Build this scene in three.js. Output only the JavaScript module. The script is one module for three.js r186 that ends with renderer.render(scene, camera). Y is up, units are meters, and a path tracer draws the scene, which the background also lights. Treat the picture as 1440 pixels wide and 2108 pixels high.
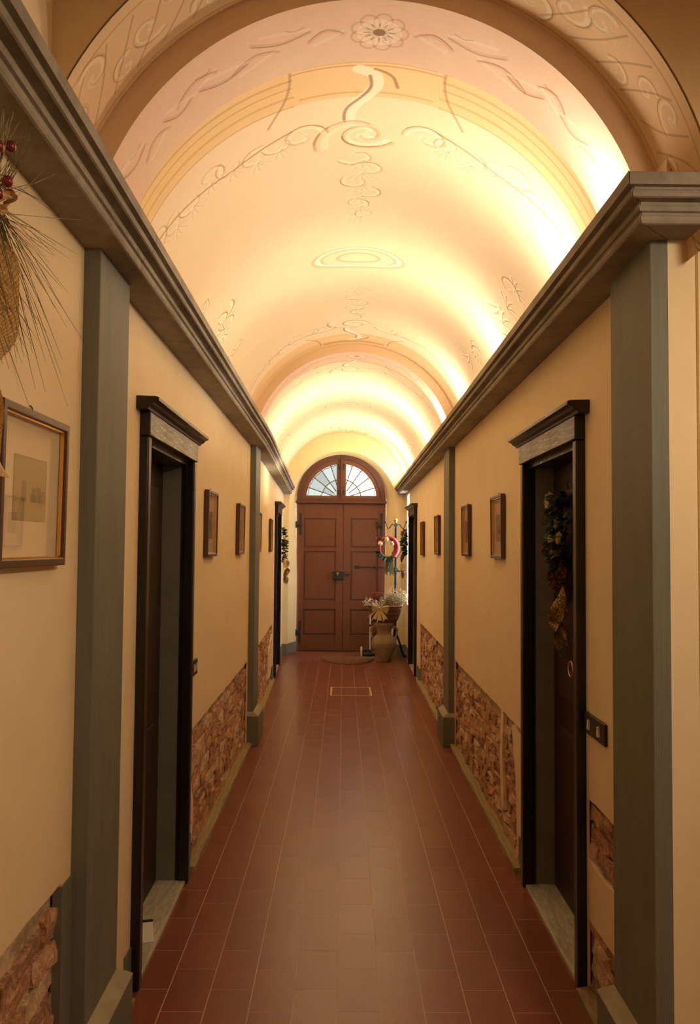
import * as THREE from 'three';
import { mergeGeometries } from 'three/addons/utils/BufferGeometryUtils.js';
import { RoundedBoxGeometry } from 'three/addons/geometries/RoundedBoxGeometry.js';
import { RectAreaLightUniformsLib } from 'three/addons/lights/RectAreaLightUniformsLib.js';

// ---------------------------------------------------------------- camera, sky, lights, exposure
const scene = new THREE.Scene();
const renderer = new THREE.WebGLRenderer({ antialias: true });
renderer.toneMapping = THREE.LinearToneMapping;
renderer.toneMappingExposure = 3.25;
renderer.shadowMap.enabled = true;
RectAreaLightUniformsLib.init();
const camera = new THREE.PerspectiveCamera(2 * Math.atan(1054 / 1650) * 180 / Math.PI, 1440 / 2108, 0.05, 60);
camera.rotation.order = 'YXZ';
camera.position.set(0, 1.6, 0);
camera.rotation.set(Math.atan(70 / 1650), -Math.atan(12 / 1650), 0.008);
scene.background = new THREE.Color(0.86, 0.94, 1.0);       // overcast daylight outside the fanlight
scene.backgroundIntensity = 4.6;
const WARM = new THREE.Color(1.0, 0.86, 0.66);
const COVE = [                                              // lamps on the cornice ledge: [s, length, intensity, where]
  [2.40, 0.26, 58, 'the first arch band'], [3.1, 0.9, 48, 'the start of the first bay'], [4.5, 1.7, 36, 'the middle of the first bay'], [5.85, 0.45, 66, 'the last stretch of the first bay'], [6.66, 0.24, 100, 'the second arch band'], [8.3, 2.6, 58, 'the second bay'], [10.5, 1.4, 80, 'the far stretch of the second bay'], [11.55, 0.35, 130, 'the end wall'],
];
const CROSSING_LAMP = 1.3;

// ---------------------------------------------------------------- helpers
let seed = 20240611;
const rnd = () => { seed = (seed + 0x6d2b79f5) | 0; let t = Math.imul(seed ^ (seed >>> 15), 1 | seed); t = (t + Math.imul(t ^ (t >>> 7), 61 | t)) ^ t; return ((t ^ (t >>> 14)) >>> 0) / 4294967296; };
const rr = (a, b) => a + (b - a) * rnd();
const V = (x, y, z) => new THREE.Vector3(x, y, z);
const taken = new Map();
function numbered(n) { const k = taken.get(n) ?? 0; taken.set(n, k + 1); return k ? n + '_' + String(k).padStart(3, '0') : n; }
function shadow(o) { o.castShadow = true; o.receiveShadow = true; return o; }
function tag(o, label, category, group, kind) {
  if (label) o.userData.label = label;
  if (category) o.userData.category = category;
  if (group) o.userData.group = group;
  if (kind) o.userData.kind = kind;
  return o;
}
function thing(name, label, category, group) { const g = new THREE.Group(); g.name = numbered(name); scene.add(g); return tag(g, label, category, group); }
function struct(name, label, category) { const g = new THREE.Group(); g.name = name; scene.add(g); return tag(g, label, category, null, 'structure'); }
function part(parent, name, geo, mat, label) {
  const m = shadow(new THREE.Mesh(Array.isArray(geo) ? merge(geo) : geo, mat)); m.name = name; parent.add(m);
  if (label) m.userData.label = label;
  return m;
}
function merge(list) {
  list = list.map((g) => { g = g.index ? g.toNonIndexed() : g; for (const k of Object.keys(g.attributes)) if (!['position', 'normal', 'uv'].includes(k)) g.deleteAttribute(k);
    if (!g.attributes.uv) g.setAttribute('uv', new THREE.BufferAttribute(new Float32Array(g.attributes.position.count * 2), 2)); return g; });
  return list.length === 1 ? list[0] : mergeGeometries(list);
}
function metreUV(geo) {                                      // uv in metres from the dominant axis of each face
  const g = geo.index ? geo.toNonIndexed() : geo; g.computeVertexNormals();
  const p = g.attributes.position, n = g.attributes.normal, uv = new Float32Array(p.count * 2);
  for (let i = 0; i < p.count; i++) {
    const ax = Math.abs(n.getX(i)), ay = Math.abs(n.getY(i)), az = Math.abs(n.getZ(i));
    if (ax >= ay && ax >= az) { uv[2 * i] = p.getZ(i); uv[2 * i + 1] = p.getY(i); }
    else if (ay >= az) { uv[2 * i] = p.getX(i); uv[2 * i + 1] = p.getZ(i); }
    else { uv[2 * i] = p.getX(i); uv[2 * i + 1] = p.getY(i); }
  }
  g.setAttribute('uv', new THREE.BufferAttribute(uv, 2)); return g;
}
const box = (x0, x1, y0, y1, z0, z1, r = 0) => {
  const w = x1 - x0, h = y1 - y0, d = z1 - z0;
  const g = r > 0 ? new RoundedBoxGeometry(w, h, d, 2, Math.min(r, w / 2.1, h / 2.1, d / 2.1)) : new THREE.BoxGeometry(w, h, d);
  g.translate((x0 + x1) / 2, (y0 + y1) / 2, (z0 + z1) / 2);
  return r > 0 ? (g.index ? g.toNonIndexed() : g) : metreUV(g);
};
const tube = (pts, r, seg = 20, rad = 6, closed = false) => new THREE.TubeGeometry(new THREE.CatmullRomCurve3(pts.map((p) => V(...p)), closed), seg, r, rad, closed);
const lathe = (pts, seg = 32) => new THREE.LatheGeometry(pts.map(([x, y]) => new THREE.Vector2(x, y)), seg);
function spike(a, b, r) {                                    // thin tapered three-sided rod from a to b
  const d = b.clone().sub(a), L = d.length(), g = new THREE.CylinderGeometry(r * 0.35, r, L, 4, 1, true);
  g.translate(0, L / 2, 0); g.applyQuaternion(new THREE.Quaternion().setFromUnitVectors(V(0, 1, 0), d.normalize())); g.translate(a.x, a.y, a.z); return g;
}
function polyShape(pts) { const s = new THREE.Shape(); pts.forEach(([x, y], i) => (i ? s.lineTo(x, y) : s.moveTo(x, y))); return s; }
const extrude = (shape, depth, z0 = 0, opt = {}) => { const g = new THREE.ExtrudeGeometry(shape, { depth, bevelEnabled: false, curveSegments: 24, ...opt }); g.translate(0, 0, z0); return g; };
function loft(rows, uvs, flip) {                             // grid of points to a smooth surface
  const nu = rows[0].length, pos = [], uv = [], idx = [];
  rows.forEach((r, j) => r.forEach((p, i) => { pos.push(p[0], p[1], p[2]); const t = uvs ? uvs[j][i] : [i / (nu - 1), j / (rows.length - 1)]; uv.push(t[0], t[1]); }));
  for (let j = 0; j < rows.length - 1; j++) for (let i = 0; i < nu - 1; i++) { const a = j * nu + i, b = a + 1, c = a + nu, d = c + 1; if (flip) idx.push(a, c, b, b, c, d); else idx.push(a, b, c, b, d, c); }
  const g = new THREE.BufferGeometry(); g.setAttribute('position', new THREE.Float32BufferAttribute(pos, 3)); g.setAttribute('uv', new THREE.Float32BufferAttribute(uv, 2)); g.setIndex(idx); g.computeVertexNormals(); return g;
}
function jitter(g, a) {                                      // rough lumps: the same offset for coincident vertices
  const p = g.attributes.position, seen = new Map();
  for (let i = 0; i < p.count; i++) {
    const k = [p.getX(i), p.getY(i), p.getZ(i)].map((v) => Math.round(v * 1e4)).join();
    if (!seen.has(k)) seen.set(k, [rr(-a, a), rr(-a, a), rr(-a, a)]);
    const o = seen.get(k); p.setXYZ(i, p.getX(i) + o[0], p.getY(i) + o[1], p.getZ(i) + o[2]);
  }
  g.computeVertexNormals(); return g;
}

// ---------------------------------------------------------------- textures
function noiseGrid(n, cells, s0) {
  let s = s0; const r = () => { s = (s + 0x6d2b79f5) | 0; let t = Math.imul(s ^ (s >>> 15), 1 | s); t = (t + Math.imul(t ^ (t >>> 7), 61 | t)) ^ t; return ((t ^ (t >>> 14)) >>> 0) / 4294967296; };
  const g = Float32Array.from({ length: cells * cells }, r), out = new Float32Array(n * n);
  for (let y = 0; y < n; y++) for (let x = 0; x < n; x++) {
    const fx = x / n * cells, fy = y / n * cells, ix = Math.floor(fx), iy = Math.floor(fy); let tx = fx - ix, ty = fy - iy; tx = tx * tx * (3 - 2 * tx); ty = ty * ty * (3 - 2 * ty);
    const a = g[(iy % cells) * cells + ix % cells], b = g[(iy % cells) * cells + (ix + 1) % cells], c = g[((iy + 1) % cells) * cells + ix % cells], d = g[((iy + 1) % cells) * cells + (ix + 1) % cells];
    out[y * n + x] = (a + (b - a) * tx) * (1 - ty) + (c + (d - c) * tx) * ty;
  }
  return out;
}
function fbm(n, cells, weights, s0) { const o = new Float32Array(n * n); let t = 0; weights.forEach((w, k) => { const g = noiseGrid(n, cells[k], s0 + 77 * k); t += w; for (let i = 0; i < o.length; i++) o[i] += w * g[i]; }); for (let i = 0; i < o.length; i++) o[i] /= t; return o; }
function dataTex(n, f, size, srgb) {
  const d = new Uint8Array(n * n * 4);
  for (let i = 0; i < n * n; i++) { const c = f(i % n, Math.floor(i / n), i); d[4 * i] = c[0]; d[4 * i + 1] = c[1]; d[4 * i + 2] = c[2]; d[4 * i + 3] = 255; }
  const t = new THREE.DataTexture(d, n, n); t.wrapS = t.wrapT = THREE.RepeatWrapping; t.magFilter = THREE.LinearFilter; t.minFilter = THREE.LinearMipmapLinearFilter; t.generateMipmaps = true;
  if (srgb) t.colorSpace = THREE.SRGBColorSpace; if (size) t.repeat.set(1 / size[0], 1 / size[1]); t.needsUpdate = true; return t;
}
const N1 = fbm(256, [4, 16, 64, 128], [1, 0.7, 0.5, 0.6], 11), N2 = fbm(256, [3, 9, 27, 90], [1, 0.8, 0.6, 0.4], 97), N3 = fbm(256, [64, 128], [0.6, 1], 5);
const gray = (v) => { v = Math.max(0, Math.min(255, v)); return [v, v, v]; };
const bumpFine = (size) => dataTex(256, (x, y, i) => gray(60 + 140 * N1[i]), [size, size]);
const tint = (nz, lo, hi, size, g = 1) => dataTex(256, (x, y, i) => { const t = Math.max(0, Math.min(1, (nz[i] - 0.5) * g * 2 + 0.5)); return [0, 1, 2].map((k) => lo[k] + (hi[k] - lo[k]) * t); }, [size, size], true);
const mat = (o) => new THREE.MeshStandardMaterial({ roughness: 0.8, ...o });
const phys = (o) => new THREE.MeshPhysicalMaterial(o);
const lin = (r, g, b) => new THREE.Color().setRGB(r, g, b);

const M = {};
M.plaster = mat({ map: tint(N2, [240, 217, 176], [246, 225, 186], 1.7), bumpMap: bumpFine(0.5), bumpScale: 0.0012, roughness: 0.85 });
M.endPlaster = mat({ map: tint(N2, [236, 214, 160], [244, 224, 174], 1.3), bumpMap: bumpFine(0.5), bumpScale: 0.0012, roughness: 0.85 });
M.grey = mat({ map: tint(N2, [112, 112, 100], [124, 123, 110], 0.9), bumpMap: bumpFine(0.4), bumpScale: 0.0008, roughness: 0.6 });
M.greyPale = mat({ map: tint(N2, [150, 141, 116], [172, 160, 130], 0.4), roughness: 0.7 });
M.stone = mat({ map: tint(N2, [138, 130, 116], [164, 154, 138], 0.8, 1.4), bumpMap: bumpFine(0.3), bumpScale: 0.001, roughness: 0.8 });
M.mortar = mat({ map: tint(N1, [170, 142, 114], [222, 198, 164], 0.35, 1.6), bumpMap: bumpFine(0.15), bumpScale: 0.006, roughness: 1 });
M.curb = mat({ map: tint(N1, [150, 128, 92], [190, 168, 126], 0.3, 1.4), bumpMap: bumpFine(0.12), bumpScale: 0.003, roughness: 0.95 });
M.brick = [[[166, 114, 84], [220, 172, 134]], [[182, 132, 98], [228, 188, 150]], [[140, 100, 78], [204, 160, 126]], [[190, 156, 122], [236, 208, 174]]].map(([a, b]) => mat({ map: tint(N1, a, b, 0.16, 2), bumpMap: bumpFine(0.09), bumpScale: 0.006, roughness: 1 }));
M.tile = [[[126, 68, 51], [135, 75, 57]], [[124, 66, 49], [132, 72, 54]], [[129, 70, 52], [138, 77, 59]], [[125, 69, 54], [133, 75, 59]]].map(([a, b], k) => phys({ map: tint(N1, a, b, 0.4), roughness: 0.285 + 0.006 * k, ior: 1.6 }));
M.grout = mat({ color: lin(0.62, 0.43, 0.29), roughness: 0.8 });
const smudge = dataTex(256, (x, y, i) => gray(50 + 150 * N2[i]), [0.35, 0.35]);
M.varnish = phys({ color: lin(0.012, 0.008, 0.005), roughness: 0.75, roughnessMap: smudge });
M.leafWood = phys({ color: lin(0.03, 0.014, 0.008), roughness: 0.5 });
const grain = (lo, hi, sx, sy) => dataTex(256, (x, y, i) => { const t = Math.min(1, Math.max(0, 0.5 + 0.9 * (N1[((y >> 4) % 256) * 256 + (x * 3) % 256] - 0.5) + 0.6 * (N2[i] - 0.5))); return [0, 1, 2].map((k) => lo[k] + (hi[k] - lo[k]) * t); }, [sx, sy], true);
M.wood = phys({ map: grain([92, 52, 31], [128, 77, 47], 0.35, 1.3), roughness: 0.5 });
M.woodDark = phys({ map: grain([76, 43, 28], [106, 63, 40], 0.35, 1.0), roughness: 0.5 });
M.iron = phys({ color: lin(0.012, 0.011, 0.010), roughness: 0.6, specularIntensity: 0.4 });
M.oldIron = mat({ color: lin(0.045, 0.04, 0.035), roughness: 0.6, metalness: 0.4 });
M.gold = phys({ color: lin(0.75, 0.5, 0.18), roughness: 0.28, metalness: 1 });
M.marble = mat({ map: tint(N2, [168, 160, 140], [206, 198, 178], 0.5, 1.6), roughness: 0.35 });
M.lead = mat({ color: lin(0.16, 0.15, 0.13), roughness: 0.6 });
const paneMat = (c) => phys({ color: lin(...c), transmission: 1, thickness: 0, roughness: 0.35, ior: 1.45 });
M.paneClear = [paneMat([0.17, 0.172, 0.167]), paneMat([0.165, 0.15, 0.085]), paneMat([0.15, 0.158, 0.16])];
M.paneGrey = [paneMat([0.048, 0.05, 0.045]), paneMat([0.06, 0.062, 0.055]), paneMat([0.04, 0.042, 0.037])];
M.frame = phys({ map: grain([74, 48, 36], [98, 66, 50], 0.2, 0.2), roughness: 0.3 });
M.matBoard = mat({ color: lin(0.84, 0.68, 0.45), roughness: 0.9 });
M.glass = phys({ color: lin(1, 1, 1), transmission: 1, thickness: 0, roughness: 0.02, ior: 1.5 });
M.black = phys({ color: lin(0.02, 0.017, 0.014), roughness: 0.4 });
M.white = mat({ color: lin(0.75, 0.72, 0.64), roughness: 0.6 });
M.needle = mat({ color: lin(0.15, 0.115, 0.045), roughness: 0.7 });
M.needlePale = mat({ color: lin(0.42, 0.34, 0.18), roughness: 0.7 });
M.leaf = [mat({ color: lin(0.025, 0.045, 0.018), roughness: 0.5 }), mat({ color: lin(0.05, 0.075, 0.03), roughness: 0.5 }), mat({ color: lin(0.09, 0.11, 0.045), roughness: 0.6 })];
M.berry = phys({ color: lin(0.20, 0.012, 0.015), roughness: 0.3, clearcoat: 0.6 });
M.cream = mat({ color: lin(0.72, 0.58, 0.36), roughness: 0.7 });
M.red = phys({ color: lin(0.34, 0.016, 0.018), roughness: 0.35 });
M.ribbonGold = phys({ map: dataTex(256, (x, y, i) => { const t = (N3[i] > 0.6 ? 1.05 : 0.7 + 0.25 * N1[i]) * (((x >> 2) + (y >> 2)) % 3 ? 1 : 0.82); return [225 * t + 14, 188 * t + 10, 122 * t + 6].map((v) => Math.min(255, v)); }, [0.2, 0.2], true), roughness: 0.4, metalness: 0.1, side: THREE.DoubleSide });
M.ribbonMesh = phys({ map: M.ribbonGold.map, roughness: 0.9, transmission: 0.35, thickness: 0, bumpMap: bumpFine(0.06), bumpScale: 0.002, side: THREE.DoubleSide });
M.ribbonGlitter = phys({ map: dataTex(256, (x, y, i) => { const t = N3[i] > 0.62 ? 1.1 : 0.32 + 0.35 * N1[i]; return [225 * t, 182 * t, 116 * t]; }, [0.35, 0.35], true), roughness: 0.4, metalness: 0.1, side: THREE.DoubleSide });
M.bow = mat({ color: lin(0.82, 0.64, 0.30), roughness: 0.6, side: THREE.DoubleSide });
M.clay = mat({ map: tint(N1, [150, 126, 96], [178, 152, 118], 0.3, 1.5), bumpMap: bumpFine(0.12), bumpScale: 0.002, roughness: 0.95 });
M.wicker = mat({ color: lin(0.20, 0.085, 0.035), roughness: 0.7 });
M.wickerLight = mat({ color: lin(0.34, 0.17, 0.07), roughness: 0.7 });
M.dryFlower = mat({ color: lin(0.55, 0.46, 0.28), roughness: 0.9 });
M.coir = mat({ map: tint(N1, [96, 66, 40], [138, 100, 62], 0.12, 2), bumpMap: bumpFine(0.05), bumpScale: 0.006, roughness: 1 });
M.tileFrame = mat({ color: lin(0.66, 0.50, 0.36), roughness: 0.6 });

// ---- fresco canvases: paint only (scrolls, mouldings, garlands)
const TAN = 'rgba(176,128,72,', DARK = 'rgba(128,86,48,', PALE = 'rgba(255,244,220,';
function stroke(c, pts, w, col) { c.strokeStyle = col; c.lineWidth = w; c.lineCap = 'round'; c.lineJoin = 'round'; c.beginPath(); c.moveTo(...pts[0]); for (let i = 1; i < pts.length - 1; i++) c.quadraticCurveTo(pts[i][0], pts[i][1], (pts[i][0] + pts[i + 1][0]) / 2, (pts[i][1] + pts[i + 1][1]) / 2); c.lineTo(...pts[pts.length - 1]); c.stroke(); }
function scroll(c, x, y, r, turns, start, dir, a = 0.5) {
  const p = [], q = [], n = 30;
  for (let i = 0; i <= n; i++) { const t = i / n, an = start + dir * t * turns * Math.PI * 2, k = r * (1 - 0.85 * t); p.push([x + Math.cos(an) * k, y + Math.sin(an) * k]); q.push([x + Math.cos(an) * k * 0.86, y + Math.sin(an) * k * 0.86]); }
  stroke(c, q, r * 0.26, PALE + a * 0.9 + ')'); stroke(c, p.map(([u, v]) => [u + r * 0.04, v + r * 0.05]), r * 0.14, TAN + a * 0.35 + ')'); stroke(c, p.slice(0, 22), r * 0.06, TAN + a * 0.8 + ')'); stroke(c, p.slice(2, 10), r * 0.06, DARK + a * 0.6 + ')');
}
function leafy(c, x, y, r, ang, a = 0.4) { for (let k = -2; k <= 2; k++) { const an = ang + k * 0.45; stroke(c, [[x, y], [x + Math.cos(an) * r * 0.6 - Math.sin(an) * r * 0.15, y + Math.sin(an) * r * 0.6], [x + Math.cos(an) * r, y + Math.sin(an) * r]], r * 0.16, PALE + a + ')'); stroke(c, [[x + 2, y + 2], [x + Math.cos(an) * r * 0.6 - Math.sin(an) * r * 0.15 + 3, y + Math.sin(an) * r * 0.6 + 2], [x + Math.cos(an) * r + 2, y + Math.sin(an) * r + 2]], r * 0.05, TAN + a * 1.1 + ')'); } }
function paintBase(W, H, base, vary, s0) {
  const cv = document.createElement('canvas'); cv.width = W; cv.height = H; const c = cv.getContext('2d'); c.fillStyle = base; c.fillRect(0, 0, W, H);
  let s = s0; const r = () => { s = (s + 0x6d2b79f5) | 0; let t = Math.imul(s ^ (s >>> 15), 1 | s); t = (t + Math.imul(t ^ (t >>> 7), 61 | t)) ^ t; return ((t ^ (t >>> 14)) >>> 0) / 4294967296; };
  for (let k = 0; k < 260; k++) { const rad = 20 + 110 * r(), x = W * r(), y = H * r(), g = c.createRadialGradient(x, y, 0, x, y, rad), col = vary[Math.floor(r() * vary.length)]; g.addColorStop(0, col + '0.14)'); g.addColorStop(1, col + '0)'); c.fillStyle = g; c.fillRect(x - rad, y - rad, 2 * rad, 2 * rad); }
  for (let k = 0; k < 1400; k++) { c.fillStyle = (r() < 0.5 ? PALE : TAN) + (0.06 + 0.12 * r()) + ')'; c.fillRect(W * r(), H * r(), 1 + 3 * r(), 1 + 2 * r()); }
  return [cv, c, r];
}
const canvasTex = (cv) => { const t = new THREE.CanvasTexture(cv); t.colorSpace = THREE.SRGBColorSpace; t.anisotropy = 8; return t; };
function bayFresco(L, s0) {                                  // u around the arc (2.45 m), v along the bay (L m); canvas y = 0 is the far end
  const W = 1024, P = W / 2.45, H = Math.round(L * P), [cv, c, r] = paintBase(W, H, '#f2dcb8', ['rgba(248,228,196,', 'rgba(236,206,170,', 'rgba(240,204,176,'], s0);
  const half = (flip) => {
    c.save(); if (flip) { c.translate(0, H); c.scale(1, -1); }      // drawn from y = 0 inwards
    c.fillStyle = 'rgba(232,190,126,0.55)'; c.fillRect(0, 0, W, 0.33 * P);
    for (const [y, w, a] of [[0.12, 3, 0.4], [0.17, 5, 0.35], [0.215, 2.5, 0.5], [0.27, 6, 0.28], [0.33, 2.5, 0.5]]) for (const [x0, x1] of [[0, 0.40], [0.60, 1]]) stroke(c, [[x0 * W, y * P], [x1 * W, y * P]], w, TAN + a + ')');
    c.fillStyle = 'rgba(190,140,78,0.45)'; c.fillRect(0.41 * W, 0.08 * P, 0.18 * W, 0.045 * P);
    stroke(c, [[0.40 * W, 0.12 * P], [0.40 * W, 0.24 * P], [0.36 * W, 0.42 * P]], 4, DARK + '0.35)'); stroke(c, [[0.60 * W, 0.12 * P], [0.60 * W, 0.24 * P], [0.64 * W, 0.42 * P]], 4, DARK + '0.35)');
    stroke(c, [[0.40 * W, 0.14 * P], [0.60 * W, 0.14 * P]], 3, TAN + '0.5)'); stroke(c, [[0.41 * W, 0.30 * P], [0.59 * W, 0.30 * P]], 4, TAN + '0.35)');
    const cx = W / 2;
    stroke(c, [[cx - 24, 0.50 * P], [cx - 26, 0.42 * P], [cx - 4, 0.34 * P], [cx + 14, 0.27 * P], [cx + 12, 0.19 * P], [cx - 10, 0.16 * P]], 20, PALE + '0.75)');
    stroke(c, [[cx - 30, 0.50 * P], [cx - 34, 0.42 * P], [cx - 8, 0.34 * P], [cx + 8, 0.27 * P], [cx + 4, 0.20 * P]], 5, DARK + '0.6)');
    stroke(c, [[cx + 10, 0.16 * P], [cx + 34, 0.18 * P], [cx + 42, 0.26 * P]], 5, DARK + '0.5)');
    scroll(c, cx, 0.60 * P, 46, 1.4, 0.4, 1, 0.75); scroll(c, cx, 0.60 * P, 84, 0.5, 2.7, 1, 0.45);
    for (const sg of [-1, 1]) {
      scroll(c, cx + sg * 96, 0.56 * P, 40, 1.1, sg > 0 ? 3.1 : 0, sg, 0.6);
      for (let k = 0; k < 7; k++) { const x = cx + sg * (130 + k * 40), y = (0.56 + 0.035 * Math.sin(k * 1.7) - 0.012 * k) * P; scroll(c, x, y, 26 + 8 * r(), 0.9, r() * 6, sg, 0.42); leafy(c, x, y + 14, 30, Math.PI / 2 + sg * 0.5, 0.3); }
      stroke(c, [[cx + sg * 110, 0.50 * P], [cx + sg * 190, 0.57 * P], [cx + sg * 240, 0.56 * P], [cx + sg * 330, 0.50 * P], [cx + sg * 430, 0.44 * P]], 4, DARK + '0.45)');
    }
    for (let k = 0; k < 8; k++) { const y = (0.78 + 0.115 * k) * P; if (y > H * 0.36) break; scroll(c, cx + (k % 2 ? 10 : -10), y, 34 - 2 * k, 1, r() * 6, k % 2 ? 1 : -1, 0.55); leafy(c, cx, y + 12, 34, Math.PI / 2, 0.3); }
    c.restore();
  };
  half(true); half(false);
  const cx = W / 2, cy = H / 2;                              // oval medallion
  for (const [a, w, al] of [[1, 7, 0.3], [0.8, 4, 0.4], [0.45, 8, 0.3]]) { c.strokeStyle = TAN + al + ')'; c.lineWidth = w; c.beginPath(); c.ellipse(cx, cy, 100 * a, 66 * a, 0, 0, 7); c.stroke(); }
  c.strokeStyle = PALE + '0.7)'; c.lineWidth = 9; c.beginPath(); c.ellipse(cx, cy + 4, 90, 58, 0, 0, 7); c.stroke();
  for (const sx of [0.13, 0.87]) for (let k = 0; k < 26; k++) { const x = (sx + 0.11 * (r() - 0.5)) * W, y = cy + (r() - 0.5) * 1.7 * P * 0.9; if (r() < 0.5) scroll(c, x, y, 20 + 22 * r(), 0.9, r() * 6, r() < 0.5 ? 1 : -1, 0.85); else leafy(c, x, y, 36 + 24 * r(), r() * 6, 0.75); }
  for (const x of [0.035, 0.06]) { stroke(c, [[x * W, 0.3 * P], [x * W, H - 0.3 * P]], 4, TAN + '0.4)'); stroke(c, [[W - x * W, 0.3 * P], [W - x * W, H - 0.3 * P]], 4, TAN + '0.4)'); }
  return canvasTex(cv);
}
function ribFresco() {
  const W = 1536, H = 200, [cv, c, r] = paintBase(W, H, '#efcfb2', ['rgba(244,206,186,', 'rgba(232,188,166,', 'rgba(246,220,188,'], 31);
  const cx = W / 2 + 20, cy = H / 2;
  for (let k = 0; k < 9; k++) { const a = k / 9 * 6.28; c.strokeStyle = DARK + '0.2)'; c.lineWidth = 5; c.beginPath(); c.ellipse(cx + Math.cos(a) * 40, cy + Math.sin(a) * 34, 24, 20, a, 0, 7); c.stroke(); }
  c.fillStyle = PALE + '0.45)'; c.beginPath(); c.ellipse(cx, cy, 50, 42, 0, 0, 7); c.fill(); c.fillStyle = 'rgba(128,92,60,0.75)'; c.beginPath(); c.ellipse(cx, cy, 14, 11, 0, 0, 7); c.fill();
  for (let k = 0; k < 12; k++) { const a = k / 12 * 6.28; stroke(c, [[cx + Math.cos(a) * 22, cy + Math.sin(a) * 18], [cx + Math.cos(a) * 34, cy + Math.sin(a) * 28]], 3, DARK + '0.5)'); }
  for (const sg of [-1, 1]) for (let k = 0; k < 9; k++) {       // loose wisps of foliage to either side
    const x = cx + sg * (80 + k * 74), y = cy + 22 * Math.sin(k * 1.9), w = 60 + 50 * r(), u = k % 2 ? 1 : -1;
    stroke(c, [[x, y], [x + sg * w * 0.4, y - u * 16], [x + sg * w * 0.8, y - u * 10], [x + sg * w * 1.2, y + u * 14]], 12, 'rgba(206,156,132,0.30)');
    stroke(c, [[x, y + 6], [x + sg * w * 0.5, y + u * 14], [x + sg * w, y + u * 26]], 9, PALE + '0.30)');
    stroke(c, [[x, y], [x + sg * w * 0.4, y - u * 18], [x + sg * w * 0.8, y - u * 13], [x + sg * w * 1.2, y + u * 10]], 2.6, DARK + (0.3 + 0.25 * r()) + ')');
    if (k % 3 === 1) stroke(c, [[x + 10 * sg, y + 18], [x + sg * 30, y + 8], [x + sg * 52, y + 20]], 2.4, DARK + '0.35)');
  }
  return canvasTex(cv);
}
function stripFresco() {
  const W = 1536, H = 220, [cv, c, r] = paintBase(W, H, '#e8c89c', ['rgba(236,198,158,', 'rgba(222,180,134,', 'rgba(240,212,170,'], 57);
  for (let k = 0; k < 26; k++) { const x = (k + 0.5) / 26 * W; scroll(c, x, H * (0.5 + 0.2 * Math.sin(k * 2.1)), 34 + 16 * r(), 1.0, r() * 6, k % 2 ? 1 : -1, 0.5); stroke(c, [[x - 40, H * 0.2], [x, H * (0.35 + 0.3 * r())], [x + 44, H * 0.8]], 4, DARK + '0.32)'); }
  stroke(c, [[0, 24], [W, 24]], 6, TAN + '0.4)'); stroke(c, [[0, H - 30], [W, H - 30]], 5, TAN + '0.4)');
  return canvasTex(cv);
}
const plasterBump = bumpFine(1); plasterBump.repeat.set(5, 8);
const frescoMat = (t) => mat({ map: t, bumpMap: plasterBump, bumpScale: 0.0012, roughness: 0.85 });
M.bay1 = frescoMat(bayFresco(3.93, 3)); M.bay2 = frescoMat(bayFresco(4.6, 8)); M.rib = frescoMat(ribFresco()); M.strip = frescoMat(stripFresco());
M.ribFace = mat({ map: tint(N2, [236, 204, 172], [242, 212, 182], 0.6), bumpMap: bumpFine(0.4), bumpScale: 0.001, roughness: 0.85 });
M.ribFaceYellow = mat({ map: tint(N2, [236, 204, 164], [242, 212, 174], 0.6), bumpMap: bumpFine(0.4), bumpScale: 0.001, roughness: 0.85 });
M.crossPaint = mat({ map: tint(N2, [228, 196, 152], [237, 207, 164], 0.7), bumpMap: bumpFine(0.4), bumpScale: 0.001, roughness: 0.85 });

// ---------------------------------------------------------------- wall frames: u = s (metres into the corridor), y up, n out of the wall
const FR = {
  L: { x0: -0.745, k: -0.003, sg: 1 }, F: { x0: -0.597, k: -0.0255, sg: 1 }, R: { x0: 0.878, k: 0.003, sg: -1 },
};
const sideOf = (S, s) => (S === 'L' && s > 6.6 ? 'F' : S);
// rotation so that local x runs along the wall; on the right wall local x points back to the camera, so u = -s there
function seat(o, S, s = 0, y = 0, n = 0) {
  const f = FR[S], a = f.sg > 0 ? Math.PI / 2 - f.k : -Math.PI / 2 - f.k;
  o.rotation.order = 'YXZ'; o.rotation.y = a;
  const off = n * f.sg; o.position.set(f.x0 + f.k * s + off * Math.cos(f.k), y, -s); return o;
}
const U = (S, s) => FR[S].sg * s;                            // local u of a distance s for objects seated at s = 0
const spanU = (S, a, b) => (FR[S].sg > 0 ? [a, b] : [-b, -a]);
const wbox = (S, a, b, y0, y1, n0, n1, r) => { const [u0, u1] = spanU(S, a, b); return box(u0, u1, y0, y1, n0, n1, r); };
const HEAD = 2.0;                                            // door opening height

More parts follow.
